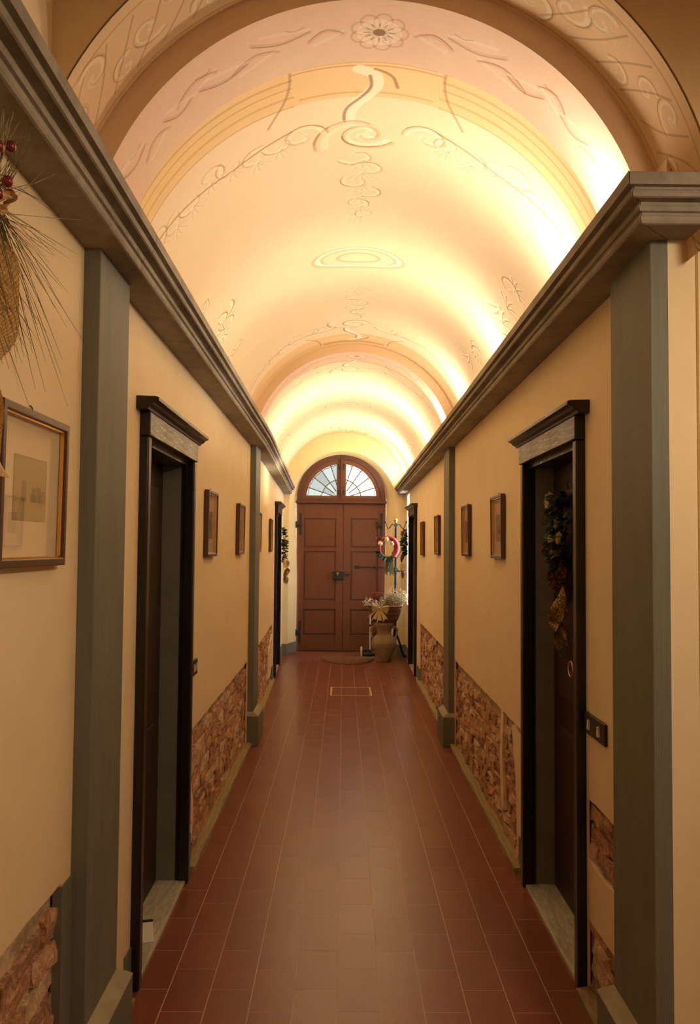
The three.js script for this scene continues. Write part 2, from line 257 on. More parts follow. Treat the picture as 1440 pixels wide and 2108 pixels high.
// ---------------------------------------------------------------- floor
const floor = struct('floor', 'polished red terracotta tile floor of the corridor', 'floor');
part(floor, 'grout_bed', box(-1.3, 2.8, -0.2, -0.0005, -12.6, 2.2), M.grout);
{
  const TW = 0.1512, TL = 0.2768, J = -0.0125, far = [], cells = [];
  for (let c = -6; c < 6; c++) for (let k = -1; k < 40; k++) {
    const s0 = 2.824 - 3 * TL + k * TL + (c % 2 ? TL / 2 : 0); if (s0 > 12.2 || s0 < 1.6) continue;
    cells.push([J + c * TW, s0]);
  }
  cells.sort((a, b) => a[1] - b[1]);
  const g = box(0.0015, TW - 0.0015, -0.012, 0, -(TL - 0.0013), -0.0013);
  const variants = [0, 0.21, 0.37, 0.55].map((o) => { const q = g.clone(), uv = q.attributes.uv; for (let i = 0; i < uv.count; i++) uv.setXY(i, uv.getX(i) + o, uv.getY(i) + o * 1.7); return q; });
  let made = 0;
  for (const [x, s] of cells) {
    const v = Math.floor(rnd() * 4), m = M.tile[Math.floor(rnd() * 4)], dy = rr(-0.0003, 0);
    if (s > 2.3 && made < 296) { const t = part(floor, made ? 'tile_' + String(made).padStart(3, '0') : 'tile', variants[v], m); t.position.set(x, dy, -s); made++; }
    else { const q = variants[v].clone(); q.translate(x, dy, -s); far.push(q); }
  }
  for (let x = -1.2; x < 2.7; x += TW) for (let s = -2.1; s < 1.5; s += TL) { const q = g.clone(); q.translate(x, 0, -s); far.push(q); }
  for (let x = 0.98; x < 2.7; x += TW) for (let s = 1.55; s < 2.1; s += TL) { const q = g.clone(); q.translate(x, 0, -s); far.push(q); }
  part(floor, 'distant_tiles', far, M.tile[0]).userData.kind = 'stuff';
  const fr = part(floor, 'hatch_frame', extrude((() => { const s = polyShape([[-0.135, 8.65], [0.315, 8.65], [0.315, 9.15], [-0.135, 9.15]]); s.holes.push(polyShape([[-0.117, 8.667], [0.297, 8.667], [0.297, 9.133], [-0.117, 9.133]])); return s; })(), 0.002), M.tileFrame, 'pale rectangular frame of a hatch set flush in the tiles');
  fr.rotation.x = -Math.PI / 2; fr.position.y = 0.0006;
}

// ---------------------------------------------------------------- walls
const wob = (s) => 0.002 * Math.sin(s * 23) + 0.0015 * Math.sin(s * 51 + 1);
// notches along the foot of a wall: [s0, s1, height, isDoor]
const WALLS = {
  L: { name: 'wall_left', s0: -2.2, s1: 6.62, h: 3.75, notches: [[1.2, 2.2, 0.69], [2.62, 2.86, 0.70], [2.985, 3.865, HEAD, 1], [4.0, 6.47, 0.67]], label: 'cream plastered corridor wall with framed prints and exposed brick foot' },
  F: { name: 'wall_left_far', s0: 6.6, s1: 12.0, h: 2.75, notches: [[6.86, 9.55, 0.67], [9.865, 10.765, HEAD, 1]], label: 'cream plastered wall stretch ending beside the arched street door' },
  R: { name: 'wall_right', s0: 2.17, s1: 12.0, h: 2.75, notches: [[2.50, 2.937, 0.70], [2.985, 3.845, HEAD, 1], [4.0, 6.47, 0.69], [6.86, 9.5, 0.70], [9.985, 10.885, HEAD, 1]], label: 'cream plastered corridor wall with light switches and exposed brick foot' },
};
const brickVariants = [0.21, 0.25, 0.17, 0.28].map((w) => jitter(metreUV(new THREE.BoxGeometry(w, 0.052, 0.05, 4, 2, 1)), 0.006));
const stoneVariants = [0.1, 0.14].map((w) => jitter(metreUV(new THREE.BoxGeometry(w, 0.085, 0.05, 3, 3, 1)), 0.011));
for (const [S, w] of Object.entries(WALLS)) {
  const g = struct(w.name, w.label, 'wall'); seat(g, S);
  const sg = FR[S].sg, pts = [[w.s0, 0]];
  for (const [a, b, h, door] of w.notches) {
    pts.push([a, 0]);
    if (door) pts.push([a, h], [b, h]); else { const n = Math.ceil((b - a) / 0.06); for (let k = 0; k <= n; k++) { const s = a + (b - a) * k / n; pts.push([s, h + wob(s)]); } }
    pts.push([b, 0]);
  }
  pts.push([w.s1, 0], [w.s1, w.h], [w.s0, w.h]);
  const clean = pts.filter((p, i) => !i || p[0] !== pts[i - 1][0] || p[1] !== pts[i - 1][1]);
  const sh = polyShape(clean.map(([s, y]) => [s * sg, y]));
  const slit = S === 'R' ? [[-11.62, 0.75], [-11.13, 0.75], [-11.13, 2.36], [-11.62, 2.36]] : null;
  if (slit) sh.holes.push(polyShape(slit));
  part(g, 'plaster', extrude(sh, 0.010, -0.010), M.plaster);
  // masonry core behind the plaster, open at the doors
  const c0 = S === 'R' ? 2.3 : w.s0, core = [[c0, 0]]; for (const [a, b, h, door] of w.notches) if (door) core.push([a - 0.01, 0], [a - 0.01, h + 0.01], [b + 0.01, h + 0.01], [b + 0.01, 0]); core.push([w.s1, 0], [w.s1, w.h], [c0, w.h]);
  const cs = polyShape(core.map(([s, y]) => [s * sg, y])); if (slit) cs.holes.push(polyShape(slit));
  part(g, 'masonry_core', extrude(cs, 0.3, -0.328), M.mortar);
  // bricks in the bared foot
  let nb = 0;
  for (const [a, b, h, door] of w.notches) {
    if (door) continue;
    const rows = Math.floor((h - 0.03) / 0.066);
    for (let r = 0; r < rows; r++) {
      let s = a + rr(-0.07, 0.0); const y = 0.055 + r * 0.066;
      while (s < b + 0.02) {
        const rubble = rnd() < 0.22, v = rubble ? stoneVariants[Math.floor(rnd() * 2)] : brickVariants[Math.floor(rnd() * 4)], bw = v.boundingBox ? v.boundingBox.max.x - v.boundingBox.min.x : (v.computeBoundingBox(), v.boundingBox.max.x - v.boundingBox.min.x);
        const end = Math.min(s + bw, b + 0.045), c = (s + end) / 2, fit = (end - s) / bw;
        if (fit > 0.18 && nb < 299) {
          const m = part(g, nb ? 'brick_' + String(nb).padStart(3, '0') : 'brick', v, M.brick[Math.floor(rnd() * 4)]);
          m.scale.x = fit; m.position.set(c * sg, y + rr(-0.006, 0.006), -0.036 + rr(-0.008, 0.003)); m.rotation.set(rr(-0.12, 0.12), rr(-0.05, 0.05), rr(-0.05, 0.05) + (rnd() < 0.5 ? Math.PI : 0)); nb++;
        }
        s += bw + rr(0.008, 0.02);
      }
    }
    part(g, 'mortar_curb', jitter(new THREE.BoxGeometry(Math.abs(b - a), 0.03, 0.09, Math.ceil((b - a) / 0.08), 1, 2), 0.005).translate((a + b) / 2 * sg, 0.012, -0.005), M.curb);
  }
  // plaster tongues left standing across the bared brick
  const tongues = { L: [[[4.0, 0.10], [4.0, 0.50], [4.04, 0.46], [4.10, 0.40], [4.16, 0.30], [4.17, 0.20], [4.13, 0.10]], [[2.72, 0], [2.86, 0], [2.86, 0.7], [2.78, 0.66], [2.76, 0.4]]], F: [[[8.95, 0.12], [9.35, 0.1], [9.55, 0.2], [9.55, 0.55], [9.3, 0.5], [9.0, 0.42]]],
    R: [[[4.48, 0.15], [4.55, 0.15], [4.60, 0.40], [4.56, 0.70], [4.49, 0.70], [4.53, 0.42]], [[4.02, 0.12], [4.14, 0.12], [4.17, 0.40], [4.26, 0.66], [4.18, 0.69], [4.02, 0.62]], [[2.50, 0.28], [2.937, 0.27], [2.937, 0.48], [2.74, 0.47], [2.50, 0.50]]] }[S];
  for (const t of tongues) part(g, 'plaster_tongue', extrude(polyShape(t.map(([s, y]) => [s * sg, y])), 0.024, -0.0255), M.plaster);
  // grey painted skirting stubs beside the door frames
  for (const [a, b] of { L: [[4.0 - 0.09, 4.08], [2.86, 2.95]], F: [[9.5, 9.84], [10.8, 12.0]], R: [[3.88, 4.06], [9.5, 9.96], [10.92, 11.98]] }[S]) part(g, 'skirting', wbox(S, a, b, 0, 0.16, -0.015, 0.006), M.grey);
}

// crossing in front of the corridor: wall face turning away beside the first pilaster, the arch wall above, back walls and ceiling
{
  const g = struct('wall_return', 'cream plastered wall face turning away under the mitred cornice', 'wall');
  part(g, 'plaster', box(0.885, 2.75, 0, 2.62, -2.5, -2.17), M.plaster);
  part(g, 'flat_pier', box(0.962, 1.5, 0, 2.458, -2.17, -2.155), M.plaster);
  const b = struct('wall_back', 'cream plastered walls of the crossing behind the viewpoint', 'wall');
  part(b, 'plaster', [box(-1.1, 2.9, 0, 3.75, 2.1, 2.4), box(2.7, 3.0, 0, 3.75, -2.5, 2.2)], M.plaster);
  const c = struct('ceiling_crossing', 'plain painted ceiling over the crossing', 'ceiling');
  part(c, 'plaster', box(-1.1, 3.0, 3.72, 3.95, -2.5, 2.4), M.crossPaint);
}
const vaultAt = (s) => (s < 6.6 ? { cx: 0.068, r: 0.87 + 0.001 * s, cy: 2.375 } : { cx: 0.068 - 0.063 * (s - 6.6) / 5.3, r: 0.877 + 0.035 * (s - 6.6) / 5.3, cy: 2.378 });
function arcRow(s, r, a0, a1, n) { const v = vaultAt(s), o = []; for (let i = 0; i <= n; i++) { const a = Math.PI - (a0 + (a1 - a0) * i / n); o.push([v.cx + r * Math.cos(a), v.cy + r * Math.sin(a), -s]); } return o; }
function barrel(s0, s1, dr, n = 64, m = 16) {                // curved shell with its outer side closed behind it
  const inn = [], out = []; for (let j = 0; j <= m; j++) { const s = s0 + (s1 - s0) * j / m; inn.push(arcRow(s, vaultAt(s).r + dr, 0.02, Math.PI - 0.02, n)); out.push(arcRow(s, 1.05, -0.02, Math.PI + 0.02, 24)); }
  return { inner: loft(inn, null, false), outer: loft(out, null, true) };
}
{
  const arch = struct('wall_arch', 'shaded painted arch wall at the mouth of the vaulted corridor', 'wall');
  const sh = polyShape([[-0.78, 2.565], [-0.78, 3.8], [2.75, 3.8], [2.75, 2.56]]); sh.lineTo(0.95, 2.56);
  const v = vaultAt(2), n = 48; for (let i = 0; i <= n; i++) { const a = 0.22 + (Math.PI - 0.44) * i / n; sh.lineTo(v.cx + 0.878 * Math.cos(a), v.cy + 0.878 * Math.sin(a)); }
  part(arch, 'plaster', extrude(sh, 0.2, -2.185), M.crossPaint);
  const ceil = struct('ceiling', 'frescoed barrel vault with painted scrolls and raised arch bands', 'ceiling');
  for (const [s0, s1, m, nm] of [[1.985, 2.26, M.strip, 'entry_strip'], [2.54, 6.5, M.bay1, 'vault_bay'], [6.78, 11.95, M.bay2, 'vault_bay_001']]) { part(ceil, nm, barrel(s0, s1, 0).inner, m); }
  part(ceil, 'outer_shell', barrel(1.985, 12.3, 0).outer, M.mortar);
  for (const [a, b, face] of [[2.25, 2.55, M.ribFace], [6.49, 6.79, M.ribFaceYellow]]) {
    const r = vaultAt(a).r - 0.068, rows = [a, (a + b) / 2, b].map((s) => arcRow(s, r, 0.235, Math.PI - 0.235, 72));
    const band = part(ceil, a < 4 ? 'arch_band' : 'arch_band_001', loft(rows, null, false), M.rib);
    part(band, 'front_face', loft([arcRow(a, r, 0.235, Math.PI - 0.235, 72), arcRow(a, r + 0.09, 0.235, Math.PI - 0.235, 72)], null, true), face);
    part(band, 'back_face', loft([arcRow(b, r, 0.235, Math.PI - 0.235, 72), arcRow(b, r + 0.09, 0.235, Math.PI - 0.235, 72)], null, false), M.ribFaceYellow);
  }
}
// end wall with its splayed niche around the street door
const DZ = -12.2, DC = -0.046;
{
  const g = struct('wall_end', 'pale yellow end wall with splayed niche round the street door', 'wall');
  const outer = [], inner = []; const N = 40;
  outer.push([-0.82, 0]); inner.push([-0.712, 0]); outer.push([-0.82, 1.1]); inner.push([-0.705, 1.1]);
  for (let i = 0; i <= N; i++) { const a = Math.PI - Math.PI * i / N; outer.push([-0.02 + 0.80 * Math.cos(a), 2.19 + 0.82 * Math.sin(a)]); inner.push([DC + 0.70 * Math.cos(a), 2.29 + 0.69 * Math.sin(a)]); }
  outer.push([0.78, 1.1], [0.78, 0]); inner.push([0.622, 1.1], [0.622, 0]);
  const face = polyShape([[-1.15, 0], [-1.15, 3.6], [1.15, 3.6], [1.15, 0], ...outer.slice().reverse()]);
  part(g, 'plaster_face', extrude(face, 0.02, -11.92), M.endPlaster);
  part(g, 'splayed_reveal', loft([outer.map(([x, y]) => [x, y, -11.9]), inner.map(([x, y]) => [x, y, DZ + 0.02])], null, false), M.endPlaster);
  part(g, 'outer_masonry', extrude(polyShape([[-1.3, 0], [-1.3, 3.8], [1.4, 3.8], [1.4, 0], ...inner.map(([x, y]) => [DC + (x - DC) * 0.955, y > 2.29 ? 2.29 + (y - 2.29) * 0.955 : y]).reverse()]), 0.25, DZ - 0.30), M.mortar);
  part(g, 'threshold', box(-0.75, 0.66, -0.15, 0.002, DZ - 0.3, DZ + 0.0), M.marble);
  part(g, 'moulding_line', tube(arcRow(11.88, vaultAt(11.88).r - 0.004, 0.35, Math.PI - 0.35, 30), 0.007, 60, 6), M.ribFace);
  for (const sd of [-1, 1]) {
    const x0 = sd < 0 ? -0.93 : 0.78, x1 = sd < 0 ? -0.82 : 0.93;
    part(g, 'skirting', box(x0, x1, 0, 0.15, -11.9, -11.888), M.grey);
    part(g, 'reveal_skirting', loft(sd < 0 ? [[[-0.815, 0, -11.895], [-0.704, 0, -12.17]], [[-0.815, 0.16, -11.895], [-0.704, 0.16, -12.17]]] : [[[0.775, 0, -11.895], [0.612, 0, -12.17]], [[0.775, 0.16, -11.895], [0.612, 0.16, -12.17]]], null, sd > 0), M.grey);
  }
}

// ---------------------------------------------------------------- cornices (blocks of stone swept along each wall)
const PROFILE = [[0, -0.115], [0.110, -0.115], [0.113, -0.118], [0.118, -0.116], [0.122, -0.109], [0.122, -0.100], [0.118, -0.094], [0.118, -0.089], [0.126, -0.087], [0.129, -0.080], [0.127, -0.073], [0.122, -0.070], [0.122, -0.062], [0.144, -0.058], [0.148, -0.062], [0.153, -0.060], [0.156, -0.052], [0.153, -0.044], [0.149, -0.040], [0.149, -0.034], [0.165, -0.034], [0.165, -0.002], [0.163, 0], [0, 0.004]];
const topY = (s) => 2.575 - 0.0085 * s + 0.0;
function corniceBlock(S, a, b, mitreA) {
  const f = FR[S], P = (s, o, y) => [f.x0 + f.k * s + f.sg * o, topY(s) + y + 0.008, -s];
  const row = (s, m) => PROFILE.map(([o, y]) => P(m ? s - o : s, o, y));
  const flat = (r) => { const t = polyShape(PROFILE), g = new THREE.ShapeGeometry(t), p = g.attributes.position; for (let i = 0; i < p.count; i++) { const [x, y, z] = r(p.getX(i), p.getY(i)); p.setXYZ(i, x, y, z); } g.computeVertexNormals(); return g; };
  const g = [loft([row(a, mitreA), row(b, false)], null, f.sg < 0), flat((o, y) => P(mitreA ? a - o : a, o, y)), flat((o, y) => P(b, o, y))];
  return metreUV(merge(g.map((q) => q.toNonIndexed())));
}
const JOINTS = { L: [-2.1, -0.6, 1.1, 2.45, 3.75, 5.1, 6.6], F: [6.6, 7.9, 9.3, 10.7, 11.9], R: [2.17, 3.5, 4.9, 6.3, 7.7, 9.2, 10.6, 11.9] };
for (const [nm, keys, label] of [['trim_1', ['L', 'F'], 'moulded grey stone cornice running unbroken past the pine swag'], ['trim_2', ['R'], 'moulded grey stone cornice that turns the corner at the corridor mouth']]) {
  const g = struct(nm, label, 'cornice');
  for (const S of keys) { const J = JOINTS[S]; for (let k = 0; k + 1 < J.length; k++) part(g, 'cornice_block', corniceBlock(S, J[k] + (k || S === 'F' ? 0.002 : 0), J[k + 1] - 0.002, S === 'R' && k === 0), M.stone); }
  if (nm === 'trim_2') {
    const x0 = 0.885, P = (x, o, y) => [x, topY(2.17) + y + 0.008, -2.17 + o], row0 = PROFILE.map(([o, y]) => P(x0 - o + 0.003, o, y)), row1 = PROFILE.map(([o, y]) => P(2.7, o, y));
    part(g, 'cornice_return', metreUV(loft([row0, row1], null, false)), M.stone);
  }
}

// ---------------------------------------------------------------- pilasters
let trimNo = 2;
function pilaster(S, s0, s1, label, dep = 0.048) {
  const h = topY(s0) - 0.105, g = struct('trim_' + ++trimNo, label, 'pilaster'); seat(g, sideOf(S, s0 + 0.05), (s0 + s1) / 2, 0, 0);
  const w = (s1 - s0) / 2, sg = 1;
  part(g, 'shaft', box(-w, w, 0.24, h, -0.02, dep, 0.004), M.grey);
  const pl = part(g, 'plinth', box(-w - 0.03, w + 0.03, 0, 0.235, -0.02, dep + 0.045, 0.006), M.grey);
  const tp = new THREE.BoxGeometry(2 * w + 0.06, 0.03, dep + 0.065), q = tp.attributes.position; tp.translate(0, 0.25, (dep + 0.045 - 0.02) / 2);
  for (let i = 0; i < q.count; i++) if (q.getY(i) > 0.25) q.setXYZ(i, Math.sign(q.getX(i)) * (w + 0.002), q.getY(i), Math.min(q.getZ(i), dep + 0.002));
  part(pl, 'sloped_top', metreUV(tp), M.greyPale);
  return g;
}
const pil = [pilaster('L', 2.275, 2.59, 'tall grey pilaster beside the large framed print and near doorway'), pilaster('R', 2.172, 2.505, 'grey corner pilaster under the turned end of the cornice'), pilaster('L', 6.5, 6.84, 'distant slender grey pilaster opposite, past two small framed prints'), pilaster('R', 6.5, 6.84, 'distant grey pilaster beyond the pair of prints nearest the wreathed doorway')];
pil[2].userData.label = 'distant grey pilaster with a framed print partly hidden behind it';
part(pil[0], 'painted_pad', box(-0.24, -0.15, 0.0, 0.68, -0.02, 0.006), M.grey);

// ---------------------------------------------------------------- side doors
function sideDoor(nm, S0, s0, s1, label, opt = {}) {
  const S = sideOf(S0, s0), g = struct(nm, label, 'door'); seat(g, S);
  const B = (a, b, y0, y1, n0, n1, r) => wbox(S, a, b, y0, y1, n0, n1, r), pw = 0.05, top = HEAD;
  part(g, 'door_post', B(s0, s0 + pw, 0, top, -0.018, 0.034, 0.008), M.varnish); part(g, 'door_post', B(s1 - pw, s1, 0, top, -0.018, 0.034, 0.008), M.varnish);
  part(g, 'frieze_board', B(s0 - 0.004, s1 + 0.004, top + 0.001, top + 0.09, -0.0, 0.04, 0.004), M.varnish);
  const [u0, u1] = spanU(S, s0 - 0.06, s1 + 0.06), prof = polyShape([[0, 0], [0.042, 0], [0.046, 0.008], [0.058, 0.014], [0.066, 0.024], [0.082, 0.03], [0.082, 0.042], [0.07, 0.046], [0, 0.048]]);
  const cap = extrude(prof, u1 - u0, 0); cap.rotateY(Math.PI / 2); cap.scale(1, 1, -1); cap.translate(u0, top + 0.09, 0); { const ix = cap.index; const p = cap.attributes.position, a = p.array; for (let i = 0; i < p.count; i += 3) for (let c = 0; c < 3; c++) { const t = a[(i + 1) * 3 + c]; a[(i + 1) * 3 + c] = a[(i + 2) * 3 + c]; a[(i + 2) * 3 + c] = t; } cap.computeVertexNormals(); }
  part(g, 'cap_moulding', cap, M.varnish);
  const i0 = s0 + pw - 0.005, i1 = s1 - pw + 0.005, dp = -0.118;
  part(g, 'jamb', B(i0 - 0.03, i0, 0, top, -0.03, -0.01), M.varnish); part(g, 'jamb', B(i1, i1 + 0.03, 0, top, -0.03, -0.01), M.varnish);
  part(g, 'reveal', B(i1, i1 + 0.03, 0, top, dp - 0.02, -0.03), M.grey); part(g, 'reveal', B(i0 - 0.03, i0, 0, top, dp - 0.02, -0.03), M.grey);
  part(g, 'head_reveal', B(i0, i1, top - 0.02, top + 0.02, dp - 0.02, 0.0), M.varnish);
  const lf = part(g, 'leaf', B(i0, i1, 0.012, top - 0.02, dp - 0.05, dp, 0.003), M.leafWood);
  for (const [y0, y1] of [[0.16, 0.78], [0.92, 1.86]]) part(lf, 'leaf_panel', B(i0 + 0.12, i1 - 0.12, y0, y1, dp - 0.01, dp + 0.012, 0.008), M.leafWood);
  part(g, 'marble_sill', B(s0 + 0.01, s1 - 0.01, -0.05, 0.014, dp - 0.03, 0.02, 0.004), M.marble);
  if (opt.ring) { const t = new THREE.TorusGeometry(0.034, 0.004, 8, 28); t.translate(U(S, opt.ring), 1.07, dp + 0.012); part(lf, 'ring_handle', t, M.gold, 'brass ring handle'); }
  return g;
}
sideDoor('door_1', 'L', 2.94, 3.91, 'dark varnished doorway with leaflet on its marble sill');
sideDoor('door_2', 'R', 2.94, 3.89, 'dark varnished doorway with a wreath hanging inside', { ring: 3.52 });
sideDoor('door_3', 'L', 9.82, 10.81, 'far dark door frame with gold trailing garland');
sideDoor('door_4', 'R', 9.94, 10.93, 'far dark door frame beside the coat stand');

// tall frosted side window near the street door
{
  const S = 'R', g = struct('window_2', 'narrow tall frosted side window glowing with daylight', 'window'); seat(g, S);
  const B = (a, b, y0, y1, n0, n1) => wbox(S, a, b, y0, y1, n0, n1);
  part(g, 'frame', [B(11.13, 11.15, 0.75, 2.36, -0.03, -0.001), B(11.60, 11.62, 0.75, 2.36, -0.03, -0.001), B(11.15, 11.60, 0.75, 0.77, -0.03, -0.001), B(11.15, 11.60, 2.34, 2.36, -0.03, -0.001)], M.white);
  part(g, 'pane', B(11.15, 11.60, 0.77, 2.34, -0.016, -0.012), paneMat([0.95, 0.97, 1]));
}

// ---------------------------------------------------------------- street door and fanlight
{
  const g = struct('door_5', 'tall panelled brown wooden double door with iron bolts', 'door');
  const z0 = DZ, leaf = (x0, x1, nm) => {
    const l = part(g, nm, box(x0, x1, 0.002, 2.26, z0 - 0.045, z0), M.woodDark), sx = (x1 - x0);
    // stiles and rails stand proud of the sunk panels
    const rails = [[0.02, 0.25], [0.64, 0.77], [1.52, 1.57], [2.02, 2.24]], st = [[x0 + 0.004, x0 + 0.11], [x1 - 0.11, x1 - 0.004]];
    for (const [a, b] of st) part(l, 'stile', box(a, b, 0.015, 2.24, z0, z0 + 0.014, 0.003), M.wood);
    for (const [a, b] of rails) part(l, 'rail', box(x0 + 0.11, x1 - 0.11, a, b, z0, z0 + 0.014, 0.003), M.wood);
    for (const [a, b] of [[0.265, 0.625], [0.785, 1.505], [1.585, 2.005]]) part(l, 'panel', box(x0 + 0.135, x1 - 0.135, a + 0.01, b - 0.01, z0, z0 + 0.009, 0.006), M.wood);
    return l;
  };
  const a = leaf(-0.72, -0.0095, 'door_leaf'), b = leaf(-0.0115, 0.63, 'door_leaf_001');
  for (const [p, x, y] of [[a, -0.66, 1.93], [a, -0.66, 0.3], [b, 0.565, 1.93]]) { part(p, 'hinge_plate', box(x - 0.018, x + 0.018, y - 0.17, y + 0.17, z0 + 0.014, z0 + 0.022), M.oldIron); part(p, 'hinge_knuckle', [box(x - 0.075, x + 0.01, y - 0.03, y + 0.01, z0 + 0.014, z0 + 0.045, 0.006), lathe([[0, 0], [0.016, 0], [0.016, 0.1], [0, 0.1]], 12).translate(x - 0.06, y - 0.06, z0 + 0.03)], M.oldIron); }
  part(b, 'slide_bolt', [box(0.19, 0.6, 1.277, 1.291, z0 + 0.02, z0 + 0.034), box(0.165, 0.235, 1.262, 1.306, z0 + 0.014, z0 + 0.03, 0.004), box(0.45, 0.47, 1.262, 1.306, z0 + 0.014, z0 + 0.042)], M.oldIron, 'long black iron slide bolt');
  const lk = part(a, 'lock_box', box(-0.165, 0.005, 1.095, 1.215, z0 + 0.014, z0 + 0.06, 0.006), M.oldIron, 'old iron lock box'); part(lk, 'key', [box(-0.095, -0.085, 1.14, 1.17, z0 + 0.06, z0 + 0.085), new THREE.TorusGeometry(0.014, 0.004, 6, 16).translate(-0.09, 1.185, z0 + 0.08)], M.gold);
  part(a, 'door_handle', box(0.02, 0.10, 1.16, 1.178, z0 + 0.02, z0 + 0.045, 0.005), M.oldIron);
}
{
  const g = struct('window_1', 'half-round leaded fanlight of two sashes above the street door', 'window'), z0 = DZ, by = 2.315, R0 = 0.672;
  const ring = (r0, r1, a0, a1, d, z) => { const s = new THREE.Shape(); s.absarc(0, 0, r1, a0, a1, false); s.absarc(0, 0, r0, a1, a0, true); return extrude(s, d, z, { curveSegments: 40 }).translate(DC, by, 0); };
  part(g, 'transom', [box(DC - 0.69, DC + 0.69, 2.245, 2.285, z0 - 0.05, z0 + 0.075, 0.006), box(DC - 0.675, DC + 0.675, 2.284, 2.32, z0 - 0.05, z0 + 0.05, 0.006)], M.woodDark);
  part(g, 'arched_frame', ring(0.60, R0, 0, Math.PI, 0.1, z0 - 0.05), M.woodDark);
  part(g, 'mullion', box(DC - 0.012, DC + 0.012, by, by + 0.655, z0 - 0.03, z0 + 0.06, 0.003), M.woodDark);
  for (const sd of [-1, 1]) {
    const a0 = sd < 0 ? Math.PI / 2 + 0.019 : 0.0, a1 = sd < 0 ? Math.PI : Math.PI / 2 - 0.019, x0 = sd < 0 ? DC - 0.07 : DC + 0.011, x1 = sd < 0 ? DC - 0.011 : DC + 0.07;
    const f = part(g, sd < 0 ? 'sash' : 'sash_001', [ring(0.535, 0.60, a0, a1, 0.05, z0 - 0.03), box(x0, x1, by, by + 0.57, z0 - 0.03, z0 + 0.022, 0.004), box(sd < 0 ? DC - 0.59 : DC + 0.06, sd < 0 ? DC - 0.06 : DC + 0.59, by, by + 0.05, z0 - 0.03, z0 + 0.022, 0.004)], M.wood);
    part(f, 'latch', [box(x0 + 0.02, x1 - 0.02, by + 0.44, by + 0.53, z0 + 0.02, z0 + 0.035, 0.004), box(x0 + 0.02, x1 - 0.02, by + 0.07, by + 0.13, z0 + 0.02, z0 + 0.035, 0.004)], M.oldIron);
    // leaded panes: five sectors in two rings, cut by the stile and the bottom rail
    const cut = (poly, f2) => { const o = []; for (let i = 0; i < poly.length; i++) { const p = poly[i], q = poly[(i + 1) % poly.length], fp = f2(p), fq = f2(q); if (fp >= 0) o.push(p); if ((fp < 0) !== (fq < 0)) { const t = fp / (fp - fq); o.push([p[0] + (q[0] - p[0]) * t, p[1] + (q[1] - p[1]) * t]); } } return o; };
    const ANG = [0, 19, 38, 55, 72, 90], lead = []; let k = 0;
    for (let j = 0; j < 5; j++) for (const [r0, r1] of [[0.02, 0.30], [0.30, 0.545]]) {
      let poly = []; for (let i = 0; i <= 6; i++) { const t = (ANG[j] + (ANG[j + 1] - ANG[j]) * i / 6) * Math.PI / 180; poly.push([r1 * Math.cos(t), r1 * Math.sin(t)]); } for (let i = 6; i >= 0; i--) { const t = (ANG[j] + (ANG[j + 1] - ANG[j]) * i / 6) * Math.PI / 180; poly.push([r0 * Math.cos(t), r0 * Math.sin(t)]); }
      poly = cut(cut(poly, (p) => p[0] - 0.062), (p) => p[1] - 0.042); if (poly.length < 3) continue;
      const set = sd < 0 && !(r0 < 0.1 && j === 0) ? M.paneGrey : M.paneClear;
      part(f, k ? 'pane_' + String(k).padStart(3, '0') : 'pane', new THREE.ShapeGeometry(polyShape(poly.map(([x, y]) => [DC + sd * x, by + y]))).translate(0, 0, z0 - 0.008), set[(k * 7 + (sd > 0 ? 1 : 0)) % 3]); k++;
    }
    const L3 = (x, y) => [DC + sd * x, by + y, z0 - 0.004];
    for (const d of [19, 38, 55, 72]) { const t = d * Math.PI / 180, r0 = Math.max(0.14, 0.064 / Math.cos(t), 0.045 / Math.sin(t)); lead.push(tube([L3(r0 * Math.cos(t), r0 * Math.sin(t)), L3(0.36 * Math.cos(t), 0.36 * Math.sin(t)), L3(0.545 * Math.cos(t), 0.545 * Math.sin(t))], 0.0085, 6, 6)); }
    const arc = (r, w) => { const o = []; for (let d = 6; d <= 82; d += 2) { const t = d * Math.PI / 180, q = r + w * Math.abs(Math.sin(d * 0.33)); if (q * Math.cos(t) > 0.062 && q * Math.sin(t) > 0.043) o.push(L3(q * Math.cos(t), q * Math.sin(t))); } return o; };
    lead.push(tube(arc(0.30, 0), 0.0085, 40, 6), tube(arc(0.505, 0.016), 0.0045, 60, 5));
    part(f, 'lead_cames', lead, M.lead);
  }
}

// ---------------------------------------------------------------- cove lamps on the cornice ledge
COVE.forEach(([s, len, power, where]) => {
  const f = FR.R, x = f.x0 + f.k * s - 0.075, y = topY(s) + 0.012, g = thing('cove_lamp', 'warm uplight lying hidden on the cornice ledge at ' + where, 'lamp', 'uplights on the cornice ledge');
  g.position.set(x, y, -s);
  part(g, 'housing', box(-0.03, 0.03, 0, 0.018, -len / 2 - 0.01, len / 2 + 0.01, 0.004), M.white);
  const tb = new THREE.CylinderGeometry(0.009, 0.009, len, 12); tb.rotateX(Math.PI / 2); tb.translate(0, 0.027, 0);
  part(g, 'tube', tb, new THREE.MeshStandardMaterial({ color: 0xffffff, emissive: WARM, emissiveIntensity: 2 }));
  const l = new THREE.RectAreaLight(WARM, power, 0.03, len); l.position.set(-0.004, 0.042, 0); l.rotation.order = 'YXZ'; g.add(l); l.lookAt(x - 0.35, y + 1, -s); l.castShadow = true;
});
